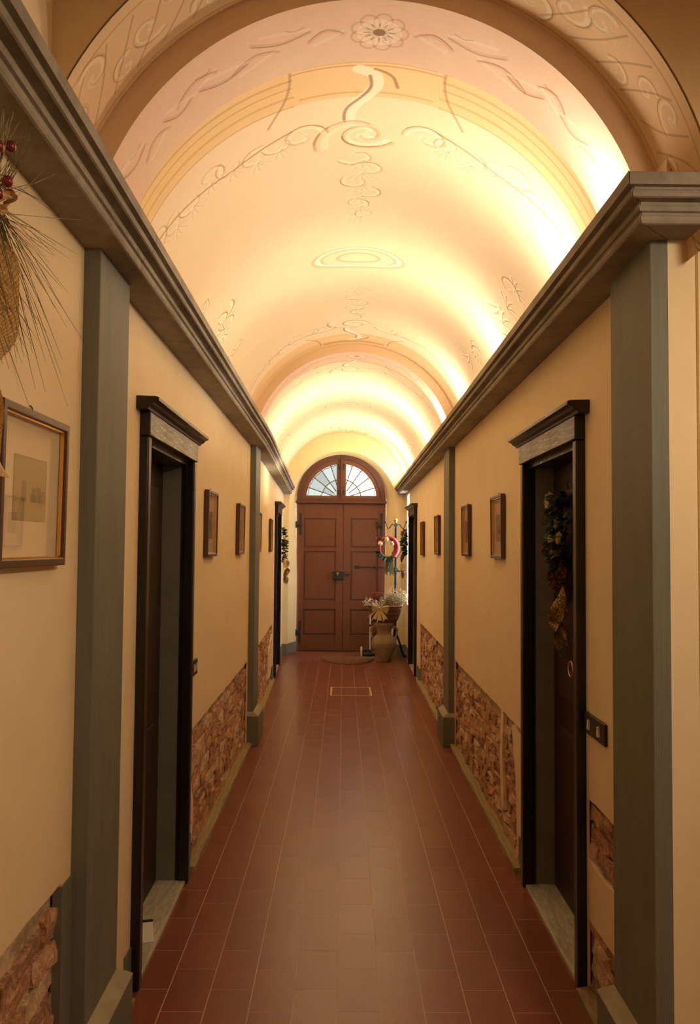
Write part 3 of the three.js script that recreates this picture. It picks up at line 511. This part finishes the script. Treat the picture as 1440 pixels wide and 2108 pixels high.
{
  const g = thing('pendant_lamp', 'shaded pendant lamp hanging over the crossing before the arch', 'lamp'); g.position.set(1.1, 2.55, -0.8);
  part(g, 'globe', new THREE.SphereGeometry(0.05, 20, 14), new THREE.MeshStandardMaterial({ color: 0xffffff, emissive: WARM, emissiveIntensity: 2 }));
  part(g, 'stem', box(-0.006, 0.006, 0.19, 1.17, -0.006, 0.006), M.gold);
  part(g, 'lamp_shade', lathe([[0.21, -0.005], [0.17, 0.09], [0.06, 0.19], [0, 0.2], [0, 0.193], [0.056, 0.183], [0.163, 0.085], [0.203, -0.005], [0.21, -0.005]], 40), M.oldIron);
  const l = new THREE.PointLight(new THREE.Color(1.0, 0.78, 0.52), CROSSING_LAMP); l.shadow.radius = 5; l.castShadow = true; g.add(l);
}

// ---------------------------------------------------------------- framed prints
function printTex(k) {
  const cv = document.createElement('canvas'); cv.width = 128; cv.height = 160; const c = cv.getContext('2d'); let s = 99 + k * 131; const r = () => { s = (s + 0x6d2b79f5) | 0; let t = Math.imul(s ^ (s >>> 15), 1 | s); t = (t + Math.imul(t ^ (t >>> 7), 61 | t)) ^ t; return ((t ^ (t >>> 14)) >>> 0) / 4294967296; };
  c.fillStyle = ['#b9a57c', '#a08a66', '#ab9770', '#8d7a5c'][k % 4]; c.fillRect(0, 0, 128, 160);
  for (let i = 0; i < 260; i++) { c.strokeStyle = 'rgba(60,48,34,' + (0.08 + 0.16 * r()) + ')'; c.lineWidth = 0.6 + r(); const x = 128 * r(), y = 95 + 60 * r() - 30 * (i % 3 === 0); c.beginPath(); c.moveTo(x, y); c.lineTo(x + 14 * r() - 4, y + 10 * r() - 6); c.stroke(); }
  for (let i = 0; i < 5; i++) { const x = 12 + 100 * r(), w = 8 + 18 * r(), h = 20 + 36 * r(); c.fillStyle = 'rgba(70,56,40,' + (0.25 + 0.25 * r()) + ')'; c.fillRect(x, 112 - h, w, h); }
  c.strokeStyle = 'rgba(60,48,34,0.5)'; c.strokeRect(1, 1, 126, 158); return canvasTex(cv);
}
const prints = [0, 1, 2, 3].map((k) => mat({ map: printTex(k), roughness: 0.9 }));
const dimPrint = mat({ map: (() => { const cv = document.createElement('canvas'); cv.width = 64; cv.height = 96; const c = cv.getContext('2d'); c.fillStyle = '#5a3c28'; c.fillRect(0, 0, 64, 96); c.fillStyle = '#d8cdb4'; c.beginPath(); c.ellipse(34, 38, 13, 28, 0, 0, 7); c.fill(); c.fillStyle = '#7a4a34'; c.fillRect(18, 66, 32, 26); return canvasTex(cv); })(), roughness: 0.8 });
function picture(S0, s0, s1, y0, y1, k, label, opt = {}) {
  const S = sideOf(S0, s0), w = s1 - s0, h = y1 - y0, g = thing('framed_print', label, 'picture', 'framed prints'), fw = opt.fw ?? 0.017, d = 0.024;
  seat(g, S, (s0 + s1) / 2, (y0 + y1) / 2, 0.001); g.rotateX(opt.tilt ?? 0.012);
  const sh = polyShape([[-w / 2, -h / 2], [w / 2, -h / 2], [w / 2, h / 2], [-w / 2, h / 2]]), iw = w / 2 - fw, ih = h / 2 - fw; sh.holes.push(polyShape([[-iw, -ih], [iw, -ih], [iw, ih], [-iw, ih]]));
  part(g, 'frame', extrude(sh, d - 0.004, 0.004, { bevelEnabled: true, bevelThickness: 0.003, bevelSize: 0.003, bevelSegments: 2, bevelOffset: -0.003 }), opt.frame ?? M.frame);
  const l = polyShape([[-iw, -ih], [iw, -ih], [iw, ih], [-iw, ih]]); l.holes.push(polyShape([[-iw + 0.004, -ih + 0.004], [iw - 0.004, -ih + 0.004], [iw - 0.004, ih - 0.004], [-iw + 0.004, ih - 0.004]]));
  part(g, 'inner_lip', extrude(l, 0.01, 0.011), M.gold);
  part(g, 'mat_board', box(-iw, iw, -ih, ih, 0.004, 0.008), M.matBoard);
  const pw = opt.pw ?? w * 0.24, ph = opt.ph ?? h * 0.21, py = opt.py ?? -h * 0.02, pg = new THREE.PlaneGeometry(2 * pw, 2 * ph); pg.translate(0, py, 0.0088);
  part(g, 'print', pg, opt.print ?? prints[k % 4]);
  part(g, 'glass_pane', box(-iw, iw, -ih, ih, 0.0125, 0.0145), M.glass);
  part(g, 'hanging_hook', tube([[0, h / 2, 0.008], [0.004, h / 2 + 0.012, 0.004], [-0.004, h / 2 + 0.016, 0.002]], 0.0018, 8, 5), M.oldIron);
  return g;
}
picture('L', 1.69, 2.10, 1.545, 1.91, 0, 'large framed print behind the gold ribbon at the pine swag', { fw: 0.02, pw: 0.10, ph: 0.075, py: 0.0 });
picture('L', 4.33, 4.66, 1.535, 1.90, 1, 'framed print directly past the doorway with the leaflet');
picture('L', 5.65, 5.97, 1.535, 1.895, 2, 'framed print just before the pilaster that hides another print');
picture('L', 7.06, 7.40, 1.54, 1.895, 3, 'framed print half hidden behind a distant grey pilaster');
picture('L', 8.74, 9.05, 1.53, 1.89, 1, 'small framed print next to the door with gold trailing garland', { pw: 0.11, ph: 0.13 });
picture('R', 4.41, 4.74, 1.535, 1.897, 0, 'framed print nearest the doorway with the hanging wreath');
picture('R', 5.61, 5.94, 1.535, 1.90, 3, 'framed print second from the wreathed doorway, beside a grey pilaster');
picture('R', 7.45, 7.78, 1.525, 1.895, 2, 'framed print first past the distant pilaster toward the coat stand');
picture('R', 8.93, 9.24, 1.50, 1.88, 1, 'narrow dark framed picture with a white figure near coat stand', { print: dimPrint, pw: 0.135, ph: 0.165, frame: M.woodDark });

// ---------------------------------------------------------------- light switches
function switchPlate(S, s0, s1, y0, y1, label) {
  const g = thing('light_switch', label, 'switch', 'light switch plates'), w = (s1 - s0) / 2, h = (y1 - y0) / 2; seat(g, S, (s0 + s1) / 2, (y0 + y1) / 2, 0);
  part(g, 'plate', box(-w, w, -h, h, 0, 0.011, 0.004), M.black);
  for (const d of [-1, 1]) part(g, 'rocker', extrude(polyShape([[d * w * 0.48 - w * 0.1, -h * 0.45], [d * w * 0.48 + w * 0.1, -h * 0.45], [d * w * 0.48 + w * 0.05, h * 0.45], [d * w * 0.48 - w * 0.05, h * 0.45]]), 0.006, 0.011), M.white);
}
switchPlate('L', 4.03, 4.16, 0.94, 1.02, 'black double switch plate beside the doorway with the leaflet');
switchPlate('R', 2.70, 2.93, 0.935, 1.01, 'wide black switch plate with two pale rockers by corner pilaster');

// leaflet on the sill
{
  const g = thing('leaflet', 'white printed leaflet lying on the marble door sill', 'leaflet'); seat(g, 'L', 3.36, 0.0155, -0.058); g.rotateY(0.25);
  part(g, 'sheet', box(-0.10, 0.10, 0, 0.0012, -0.045, 0.045), M.white); part(g, 'printed_band', box(0.075, 0.1, 0.0012, 0.0017, -0.045, 0.045), M.black, 'dark printed band along one edge');
}

// ---------------------------------------------------------------- pine swag hanging by the large print
const leafGeo = (L, W) => { const r = []; for (let j = 0; j <= 4; j++) { const t = j / 4, w = W * Math.sin(Math.PI * (0.12 + 0.88 * t)) * 0.5; r.push([[-w, L * t, 0.12 * L * Math.sin(t * 2.4)], [0, L * t, 0.12 * L * Math.sin(t * 2.4) - w * 0.35], [w, L * t, 0.12 * L * Math.sin(t * 2.4)]]); } return loft(r); };
function put(g, pos, dir, roll = 0) { const q = new THREE.Quaternion().setFromUnitVectors(V(0, 1, 0), dir.clone().normalize()); const c = g.clone(); c.rotateY(roll); c.applyQuaternion(q); c.translate(pos.x, pos.y, pos.z); return c; }
function ribbon(pts, w, twist = 2, n = 40) {                  // flat twisting band along a curve, in local u, y, n
  const c = new THREE.CatmullRomCurve3(pts.map((p) => V(...p))), rows = [], uvs = []; const L = c.getLength();
  for (let j = 0; j <= n; j++) { const t = j / n, p = c.getPoint(t), a = Math.sin(t * Math.PI * twist) * 1.1, ww = (Array.isArray(w) ? w[0] + (w[1] - w[0]) * t : w) * (1 + 0.12 * Math.sin(t * 19)); rows.push([[p.x - Math.cos(a) * ww / 2, p.y, p.z - Math.sin(a) * ww / 2], [p.x, p.y, p.z + 0.003 * Math.sin(t * 40)], [p.x + Math.cos(a) * ww / 2, p.y, p.z + Math.sin(a) * ww / 2]]); uvs.push([[0, t * L], [ww / 2, t * L], [ww, t * L]]); }
  return loft(rows, uvs);
}
{
  const g = thing('pine_swag', 'pine needle swag with red berries and long gold mesh ribbon', 'swag'); seat(g, 'L');
  const dark = [], pale = [];
  const burst = (s, y, n, count, a0, a1, L0, L1, list, droop) => { for (let k = 0; k < count; k++) { const a = rr(a0, a1), L = rr(L0, L1), o = rr(-0.1, 0.35), A = V(s + rr(-0.012, 0.012), y + rr(-0.012, 0.012), n + rr(-0.01, 0.01)), B = A.clone().add(V(Math.cos(a) * L * 0.55, Math.sin(a) * L * 0.55, o * L * 0.3)), C = A.clone().add(V(Math.cos(a) * L, Math.sin(a) * L - droop * L * rnd(), o * L * 0.6)); list.push(spike(A, B, 0.0011), spike(B, C, 0.0009)); } };
  burst(1.56, 2.255, 0.06, 32, -1.35, 0.25, 0.16, 0.40, dark, 0.12); burst(1.55, 2.26, 0.06, 10, -0.15, 0.75, 0.2, 0.36, pale, 0);
  burst(1.55, 2.30, 0.07, 22, 0.5, 1.4, 0.08, 0.2, dark, 0.0); burst(1.54, 2.36, 0.07, 14, 0.9, 1.6, 0.08, 0.17, pale, 0);
  burst(1.5, 2.14, 0.05, 14, -1.5, 0.3, 0.14, 0.28, dark, 0.15); burst(1.46, 2.28, 0.06, 30, -3.14, 3.14, 0.15, 0.34, dark, 0.1);
  part(g, 'needles', dark, M.needle).userData.kind = 'stuff'; part(g, 'dry_needles', pale, M.needlePale).userData.kind = 'stuff';
  for (const [s, y, n] of [[1.556, 2.383, 0.085], [1.535, 2.303, 0.09], [1.558, 2.287, 0.085], [1.49, 2.35, 0.09], [1.47, 2.25, 0.1]]) { const b = part(g, 'berry', new THREE.SphereGeometry(0.0115, 16, 12), M.berry); b.position.set(s, y, n); }
  part(g, 'twig', tube([[1.46, 2.26, 0.05], [1.55, 2.34, 0.06], [1.60, 2.42, 0.06]], 0.004, 14, 5), M.needle); part(g, 'twig', tube([[1.45, 2.40, 0.05], [1.53, 2.50, 0.06], [1.572, 2.497, 0.06]], 0.0018, 14, 5), M.needle);
  part(g, 'leaf', put(leafGeo(0.045, 0.028), V(1.566, 2.505, 0.06), V(0.75, -0.55, 0.05), 0.4), M.leaf[0]);
  part(g, 'ribbon_knot', ribbon([[1.46, 2.22, 0.05], [1.52, 2.27, 0.1], [1.565, 2.262, 0.075], [1.54, 2.24, 0.05]], 0.04, 3), M.ribbonGold);
  part(g, 'ribbon_tail', ribbon([[1.54, 2.24, 0.045], [1.605, 2.14, 0.05], [1.60, 2.02, 0.05], [1.575, 1.93, 0.05], [1.575, 1.84, 0.055], [1.635, 1.735, 0.055]], [0.085, 0.06], 2, 60), M.ribbonMesh);
  part(g, 'ribbon_tail', ribbon([[1.48, 2.22, 0.045], [1.46, 2.05, 0.06], [1.5, 1.9, 0.05], [1.47, 1.75, 0.05]], [0.07, 0.06], 3, 60), M.ribbonGold);
}

// ---------------------------------------------------------------- door garlands
function roseParts(g, x, y, z, r, m) {
  const pet = []; for (let k = 0; k < 14; k++) { const a = k * 2.4, q = 0.25 + 0.75 * k / 14; pet.push(put(leafGeo(r * (0.7 + 0.5 * q), r * 0.8), V(x + Math.cos(a) * r * 0.22 * q, y + Math.sin(a) * r * 0.22 * q, z), V(Math.cos(a) * q, Math.sin(a) * q, 1.15 - q), a)); }
  return part(g, 'rose', pet, m);
}
function garland(S0, s, y, n, label, spec) {
  const S = sideOf(S0, s), g = thing('door_garland', label, 'garland', 'garlands hung on the side doors'); seat(g, S, s, y, n);
  const lists = [[], [], []];
  for (let k = 0; k < spec.leaves; k++) { const t = rnd(), a = rr(0, 6.28), rad = spec.rx * (0.6 + 0.4 * Math.sin(t * 3.1)) * Math.sqrt(rnd()); const yy = -spec.len * t, p = V(Math.cos(a) * rad, yy, 0.012 + Math.abs(Math.sin(a)) * rad * 0.6); lists[k % 3].push(put(leafGeo(rr(0.035, 0.06), rr(0.016, 0.028)), p, V(Math.cos(a) + rr(-0.4, 0.4), rr(-0.8, 0.7), 0.5 + rr(0, 0.6)), rr(0, 6))); }
  lists.forEach((l, i) => part(g, 'foliage', l, M.leaf[spec.dark ? Math.min(i, 1) : i]).userData.kind = 'stuff');
  for (const [x, yy, r, m] of spec.roses ?? []) roseParts(g, x, yy, 0.06, r, m);
  for (const [pts, w, tw] of spec.ribbons ?? []) part(g, 'ribbon_tail', ribbon(pts, w, tw, 50), spec.glitter ? M.ribbonGlitter : M.ribbonGold);
  part(g, 'hook', tube([[0, 0.02, 0.0], [0, 0.05, 0.008], [0, 0.06, -0.002]], 0.003, 8, 5), M.oldIron);
  return g;
}
garland('R', 3.56, 1.84, -0.112, 'dark wreath of cream roses with glittering ribbon inside near doorway', {
  leaves: 210, rx: 0.12, len: 0.34, dark: true, glitter: true,
  roses: [[-0.075, -0.03, 0.04, M.cream], [0.05, -0.14, 0.03, M.greyPale], [-0.02, -0.20, 0.038, M.cream], [-0.09, -0.22, 0.034, M.cream], [0.08, -0.2, 0.028, M.cream]],
  ribbons: [[[[-0.02, -0.2, 0.05], [-0.12, -0.26, 0.07], [-0.06, -0.3, 0.06], [0.0, -0.22, 0.05]], 0.07, 2], [[[-0.02, -0.26, 0.04], [-0.05, -0.4, 0.05], [-0.01, -0.5, 0.04], [-0.07, -0.58, 0.05], [-0.03, -0.66, 0.04], [0.0, -0.72, 0.04]], [0.10, 0.045], 3], [[[0.04, -0.26, 0.04], [0.05, -0.38, 0.04], [0.03, -0.5, 0.045], [0.03, -0.58, 0.04], [0.12, -0.66, 0.04]], [0.05, 0.025], 3]],
});
garland('L', 10.1, 1.82, -0.11, 'green garland with pale gold ribbon on far door, opposite coat stand', {
  leaves: 150, rx: 0.11, len: 0.42, roses: [[0.04, -0.2, 0.03, M.cream]],
  ribbons: [[[[0.02, -0.38, 0.06], [0.06, -0.5, 0.09], [0.0, -0.6, 0.08], [0.05, -0.72, 0.07]], [0.09, 0.07], 3], [[[-0.03, -0.38, 0.05], [-0.06, -0.52, 0.07], [-0.02, -0.66, 0.06]], [0.06, 0.04], 2]],
});
garland('R', 10.6, 1.83, -0.11, 'green leafy garland on far door frame behind the coat stand', {
  leaves: 170, rx: 0.13, len: 0.34, dark: true,
  ribbons: [[[[-0.05, -0.3, 0.06], [-0.06, -0.45, 0.09], [-0.03, -0.55, 0.08], [-0.06, -0.66, 0.07]], [0.06, 0.05], 3]],
});
for (const [nm, n] of [['door_garland_001', 0.055], ['door_garland_002', 0.055]]) { const o = scene.getObjectByName(nm), S = nm.endsWith('1') ? 'F' : 'R'; o.position.x += FR[S].sg * (n + 0.11); }

// ---------------------------------------------------------------- coat stand, wreath, amphora, basket
{
  const g = thing('coat_stand', 'black wrought iron coat stand with gilt finial and curled hooks', 'coat stand'); g.position.set(0.742, 0, -11.5);
  part(g, 'pole', lathe([[0, 0.2], [0.016, 0.2], [0.016, 1.93], [0, 1.93]], 16), M.iron);
  part(g, 'finial', lathe([[0, 1.93], [0.012, 1.935], [0.014, 1.95], [0.026, 1.965], [0.028, 1.985], [0.018, 2.003], [0, 2.01]], 20), M.gold, 'gilt ball finial');
  for (let k = 0; k < 4; k++) {
    const a = k * Math.PI / 2 + 0.12, c = Math.cos(a), s = Math.sin(a), P = (r, y) => [c * r, y, s * r];
    part(g, 'hook_arm', tube([P(0.012, 1.90), P(0.05, 1.915), P(0.085, 1.87), P(0.115, 1.855), P(0.13, 1.89), P(0.145, 1.945), P(0.155, 1.965), P(0.16, 1.945), P(0.148, 1.935)], 0.0065, 40, 6), M.iron);
    part(g, 'lower_hook', tube([P(0.01, 1.30), P(0.04, 1.255), P(0.08, 1.25), P(0.11, 1.29), P(0.115, 1.33)], 0.006, 20, 6), M.iron);
  }
  part(g, 'collar', lathe([[0.016, 1.65], [0.03, 1.655], [0.03, 1.70], [0.016, 1.705]], 16), M.iron);
  part(g, 'side_arm', [tube([[0.01, 1.67, 0], [0.08, 1.668, 0], [0.15, 1.672, 0]], 0.006, 10, 6), tube([[0.15, 1.68, 0], [0.11, 1.6, 0], [0.06, 1.5, 0], [0.015, 1.42, 0]], 0.005, 16, 6), new THREE.SphereGeometry(0.013, 10, 8).translate(0.15, 1.678, 0)], M.iron);
  const rg = new THREE.TorusGeometry(0.15, 0.006, 8, 40); rg.rotateX(Math.PI / 2); rg.translate(0, 1.245, 0); part(g, 'umbrella_ring', rg, M.iron);
  for (const a of [-0.15, 2.2, 3.9]) { const c = Math.cos(a), s = -Math.sin(a), P = (r, y) => [c * r, y, s * r]; part(g, 'leg', tube([P(0.012, 0.42), P(0.03, 0.32), P(0.06, 0.24), P(0.09, 0.13), P(0.115, 0.06), P(0.142, 0.02), P(0.15, 0.045), P(0.14, 0.05)], 0.014, 30, 7), M.iron); }
}
{
  const g = thing('hanging_wreath', 'red ribbon wreath with green tails hanging from the coat stand', 'wreath'); g.position.set(0.625, 1.58, -11.36);
  const R = 0.125, ringPts = []; for (let k = 0; k < 16; k++) { const a = k / 16 * 6.283; ringPts.push([Math.cos(a) * R, Math.sin(a) * R * 1.1, 0]); }
  part(g, 'ring', tube(ringPts, 0.018, 60, 7, true), M.needle);
  const wrap = (a0, a1, m, thick) => { const p = []; for (let k = 0; k <= 10; k++) { const a = a0 + (a1 - a0) * k / 10; p.push([Math.cos(a) * R, Math.sin(a) * R * 1.1, 0.004]); } part(g, 'red_sleeve', tube(p, thick, 30, 8), m); };
  wrap(-0.9, 1.0, M.red, 0.042); wrap(1.0, 2.2, M.red, 0.03); wrap(2.7, 3.5, M.red, 0.024);
  for (const [x, y] of [[-0.02, 0.12], [-0.11, 0.06], [0.055, 0.06]]) part(g, 'white_tuft', jitter(new THREE.IcosahedronGeometry(0.034, 1), 0.006).translate(x, y, 0.03), M.cream);
  part(g, 'bow_loop', ribbon([[-0.1, 0.1, 0.03], [-0.15, 0.15, 0.04], [-0.17, 0.1, 0.03], [-0.1, 0.08, 0.03]], 0.035, 1), M.red);
  const lv = []; for (let k = 0; k < 60; k++) { const a = rr(3.4, 5.2); lv.push(put(leafGeo(rr(0.05, 0.08), 0.03), V(Math.cos(a) * R, Math.sin(a) * R * 1.1, rr(0, 0.03)), V(Math.cos(a) + rr(-0.5, 0.5), Math.sin(a) + rr(-0.5, 0.5), rr(0, 0.6)), rr(0, 6))); }
  part(g, 'leaves', lv, M.leaf[1]).userData.kind = 'stuff';
  part(g, 'green_tail', [extrude(polyShape([[0.0, -0.13], [0.075, -0.13], [0.085, -0.40], [0.055, -0.36], [0.03, -0.41], [0.012, -0.30]]), 0.008, 0.01), extrude(polyShape([[-0.035, -0.13], [0.03, -0.13], [0.0, -0.30], [-0.01, -0.40], [-0.03, -0.36], [-0.05, -0.38]]), 0.008, 0.0)], M.leaf[2]);
  part(g, 'hanging_cord', tube([[0, 0.14, 0], [-0.01, 0.2, 0.0], [0.0, 0.29, -0.01]], 0.004, 10, 5), M.red);
}
{
  const g = thing('amphora', 'two-handled terracotta amphora standing on the floor beside the mat', 'amphora'); g.position.set(0.568, 0, -11.2);
  part(g, 'body', lathe([[0, 0], [0.088, 0], [0.092, 0.012], [0.105, 0.06], [0.14, 0.14], [0.168, 0.21], [0.175, 0.25], [0.168, 0.295], [0.145, 0.335], [0.115, 0.365], [0.102, 0.385], [0.1, 0.42], [0.108, 0.46], [0.128, 0.49], [0.14, 0.505], [0.143, 0.53], [0.136, 0.545], [0.12, 0.545], [0.1, 0.5], [0.09, 0.42]], 48), M.clay);
  for (const d of [-1, 1]) part(g, 'handle', tube([[d * 0.11, 0.47, 0], [d * 0.16, 0.475, 0], [d * 0.18, 0.44, 0], [d * 0.175, 0.39, 0], [d * 0.155, 0.33, 0.0], [d * 0.14, 0.325, 0]], 0.016, 26, 8), M.clay);
  for (const y of [0.2, 0.235, 0.27]) part(g, 'incised_ring', new THREE.TorusGeometry(y < 0.21 ? 0.1655 : y < 0.25 ? 0.174 : 0.1725, 0.0022, 5, 48).rotateX(Math.PI / 2).translate(0, y, 0), M.clay);
}
{
  const g = thing('wicker_basket', 'brown wicker basket with a yellow bow sitting on the amphora', 'basket'); g.position.set(0.58, 0.546, -11.2);
  const rad = (t) => 0.15 + 0.085 * Math.pow(t, 0.7), H = 0.215, weave = [], light = [], stakes = [];
  for (let k = 0; k < 17; k++) { const t = k / 16, p = []; for (let j = 0; j < 72; j++) { const a = j / 72 * 6.283, r = rad(t) + 0.0045 * ((j + (k % 2) * 3) % 6 < 3 ? 1 : -1); p.push([Math.cos(a) * r, 0.008 + t * H, Math.sin(a) * r * 0.8]); } (k % 5 === 4 ? light : weave).push(tube(p, 0.0072, 144, 5, true)); }
  for (let j = 0; j < 24; j++) { const a = j / 24 * 6.283; stakes.push(tube([0, 0.3, 0.6, 1].map((t) => [Math.cos(a) * rad(t), 0.004 + t * H, Math.sin(a) * rad(t) * 0.8]), 0.005, 8, 5)); }
  part(g, 'weave', weave, M.wicker); part(g, 'pale_weave', light, M.wickerLight); part(g, 'stakes', stakes, M.wicker);
  part(g, 'base', lathe([[0, 0], [0.15, 0], [0.15, 0.012], [0, 0.012]], 32).scale(1, 1, 0.8), M.wicker);
  const rim = []; for (let j = 0; j < 72; j++) { const a = j / 72 * 6.283; rim.push([Math.cos(a) * rad(1), H + 0.012 + 0.003 * Math.sin(j * 1.5), Math.sin(a) * rad(1) * 0.8]); } part(g, 'rim', tube(rim, 0.012, 144, 7, true), M.wickerLight);
  part(g, 'handle', tube([[0.02, H, -0.17], [0.03, 0.27, -0.15], [0.08, 0.30, -0.08], [0.11, 0.28, 0.02], [0.12, H, 0.1]], 0.008, 30, 6), M.wickerLight);
  // pleated bow: two fans and four tails fixed on the rim
  const bow = part(g, 'bow', (() => {
    const fan = (a0, a1, L) => { const rows = []; const n = 12; for (let k = 0; k <= n; k++) { const a = a0 + (a1 - a0) * k / n, z = k % 2 ? 0.014 : -0.004, l = L * (k % 2 ? 1 : 0.95); rows.push([[0.008 * Math.cos(a), 0.008 * Math.sin(a), 0.006], [Math.cos(a) * l * 0.55, Math.sin(a) * l * 0.55, z * 0.8 + 0.01], [Math.cos(a) * l, Math.sin(a) * l, z]]); } return loft(rows); };
    return [fan(0.25, -0.75, 0.135), fan(Math.PI - 0.45, Math.PI + 0.6, 0.105)];
  })(), M.bow, 'large pleated yellow bow'); bow.position.set(-0.09, 0.215, 0.205);
  for (const [x0, x1, dx, L] of [[-0.02, 0.02, -0.075, 0.19], [-0.01, 0.03, -0.01, 0.215], [0, 0.035, 0.07, 0.19], [-0.035, 0.0, -0.12, 0.15]]) part(bow, 'bow_tail', extrude(polyShape([[x0 * 0.4, 0], [x1 * 0.4, 0], [dx + x1 * 1.5, -L * 0.85], [dx + (x0 + x1) / 2 - 0.005, -L * 0.78], [dx + x0 * 1.5 - 0.012, -L]]), 0.003, 0.004), M.bow);
  part(bow, 'knot', jitter(new THREE.IcosahedronGeometry(0.017, 1), 0.003).translate(0, 0, 0.014), M.bow);
}
function spray(name, label, cx, cy, cz, n, rx, ry, m, sz, up) {
  const g = thing(name, label, 'flowers'); g.position.set(cx, cy, cz); const st = [], fl = [];
  for (let k = 0; k < n; k++) { const an = rr(0, 6.283), el = Math.acos(1 - 0.8 * rnd()), ln = ry * rr(0.55, 1.08) * (k % 9 ? 1 : 1.2), p = V(Math.sin(el) * Math.cos(an) * ln * rx / ry * 2, Math.max(0.03, Math.cos(el) * ln), Math.sin(el) * Math.sin(an) * ln * rx / ry * 1.2); p.x += up * p.y; st.push(spike(V(rr(-0.02, 0.02), 0, rr(-0.02, 0.02)), p, 0.0015)); fl.push(jitter(new THREE.IcosahedronGeometry(sz * rr(0.6, 1.2), 0), sz * 0.25).translate(p.x, p.y, p.z)); if (k % 2) { const q = p.clone().add(V(rr(-0.02, 0.02), rr(0, 0.025), rr(-0.02, 0.02))); fl.push(jitter(new THREE.IcosahedronGeometry(sz * 0.6, 0), sz * 0.2).translate(q.x, q.y, q.z)); } }
  part(g, 'stems', st, M.needlePale).userData.kind = 'stuff'; part(g, 'blossoms', fl, m).userData.kind = 'stuff'; return g;
}
spray('white_flower_bunch', 'bunch of small white flowers behind the yellow bow', 0.43, 0.755, -11.15, 70, 0.08, 0.12, M.white, 0.011, -0.3);
spray('dried_flower_spray', 'tall dried flower spray rising in front of coat stand pole', 0.60, 0.755, -11.2, 150, 0.07, 0.24, M.dryFlower, 0.009, 0.3);
spray('gypsophila_spray', 'wide pale dried flower spray spilling over basket edge toward the wall', 0.70, 0.755, -11.22, 260, 0.085, 0.22, M.dryFlower, 0.0095, 0.5);
{
  const g = thing('red_ribbon', 'glossy red ribbon curl poking out above the white flowers', 'ribbon'); g.position.set(0.47, 0.79, -11.22);
  part(g, 'ribbon_loop', tube([[-0.07, 0.0, 0], [-0.085, 0.10, 0.0], [-0.05, 0.15, 0.02], [0.0, 0.155, 0.03], [0.06, 0.15, 0.02], [0.07, 0.13, 0.01]], 0.011, 30, 7), M.red);
  part(g, 'dark_core', jitter(new THREE.IcosahedronGeometry(0.05, 1), 0.012).translate(0, 0.09, 0), M.woodDark);
}
{
  const g = thing('door_stop', 'small dark iron object with pale tip on floor left of amphora'.replace('left of', 'between door and'), 'door stop'); g.position.set(0.345, 0, -11.75);
  part(g, 'body', [box(-0.06, 0.1, 0, 0.05, -0.04, 0.04, 0.015), tube([[-0.07, 0.02, 0], [-0.05, 0.08, 0], [0.02, 0.09, 0], [0.08, 0.05, 0.02], [0.12, 0.02, 0.02]], 0.018, 24, 7)], M.oldIron);
  part(g, 'pale_tip', lathe([[0, 0], [0.016, 0.004], [0.016, 0.12], [0.01, 0.14], [0, 0.142]], 12).translate(-0.08, 0, 0.02), M.cream);
  const w = thing('white_cane', 'thin pale cane standing upright behind the amphora', 'cane'); w.position.set(0.40, 0, -12.02);
  part(w, 'shaft', lathe([[0, 0], [0.011, 0], [0.010, 0.6], [0, 0.6]], 10), M.white); part(w, 'dark_band', lathe([[0.0112, 0.40], [0.0125, 0.405], [0.0125, 0.43], [0.0112, 0.435]], 10), M.black);
}
{
  const g = thing('door_mat', 'half-round brown coir mat before the street door', 'door mat'); g.position.set(0.075, 0, -11.55);
  const sh = new THREE.Shape(); sh.moveTo(-0.37, 0); sh.absellipse(0, 0, 0.37, 0.62, Math.PI, 2 * Math.PI, false); sh.lineTo(-0.37, 0);
  const q = extrude(sh, 0.012, 0, { bevelEnabled: true, bevelThickness: 0.003, bevelSize: 0.004, bevelSegments: 2, curveSegments: 40 }); q.rotateX(-Math.PI / 2); q.translate(0, 0.004, 0); part(g, 'pile', q, M.coir);
  const p = []; for (let k = 0; k <= 30; k++) { const a = Math.PI + Math.PI * k / 30; p.push([Math.cos(a) * 0.372, 0.008, -Math.sin(a) * 0.622]); } part(g, 'bound_edge', tube(p, 0.008, 80, 6), M.wickerLight);
}
renderer.render(scene, camera);
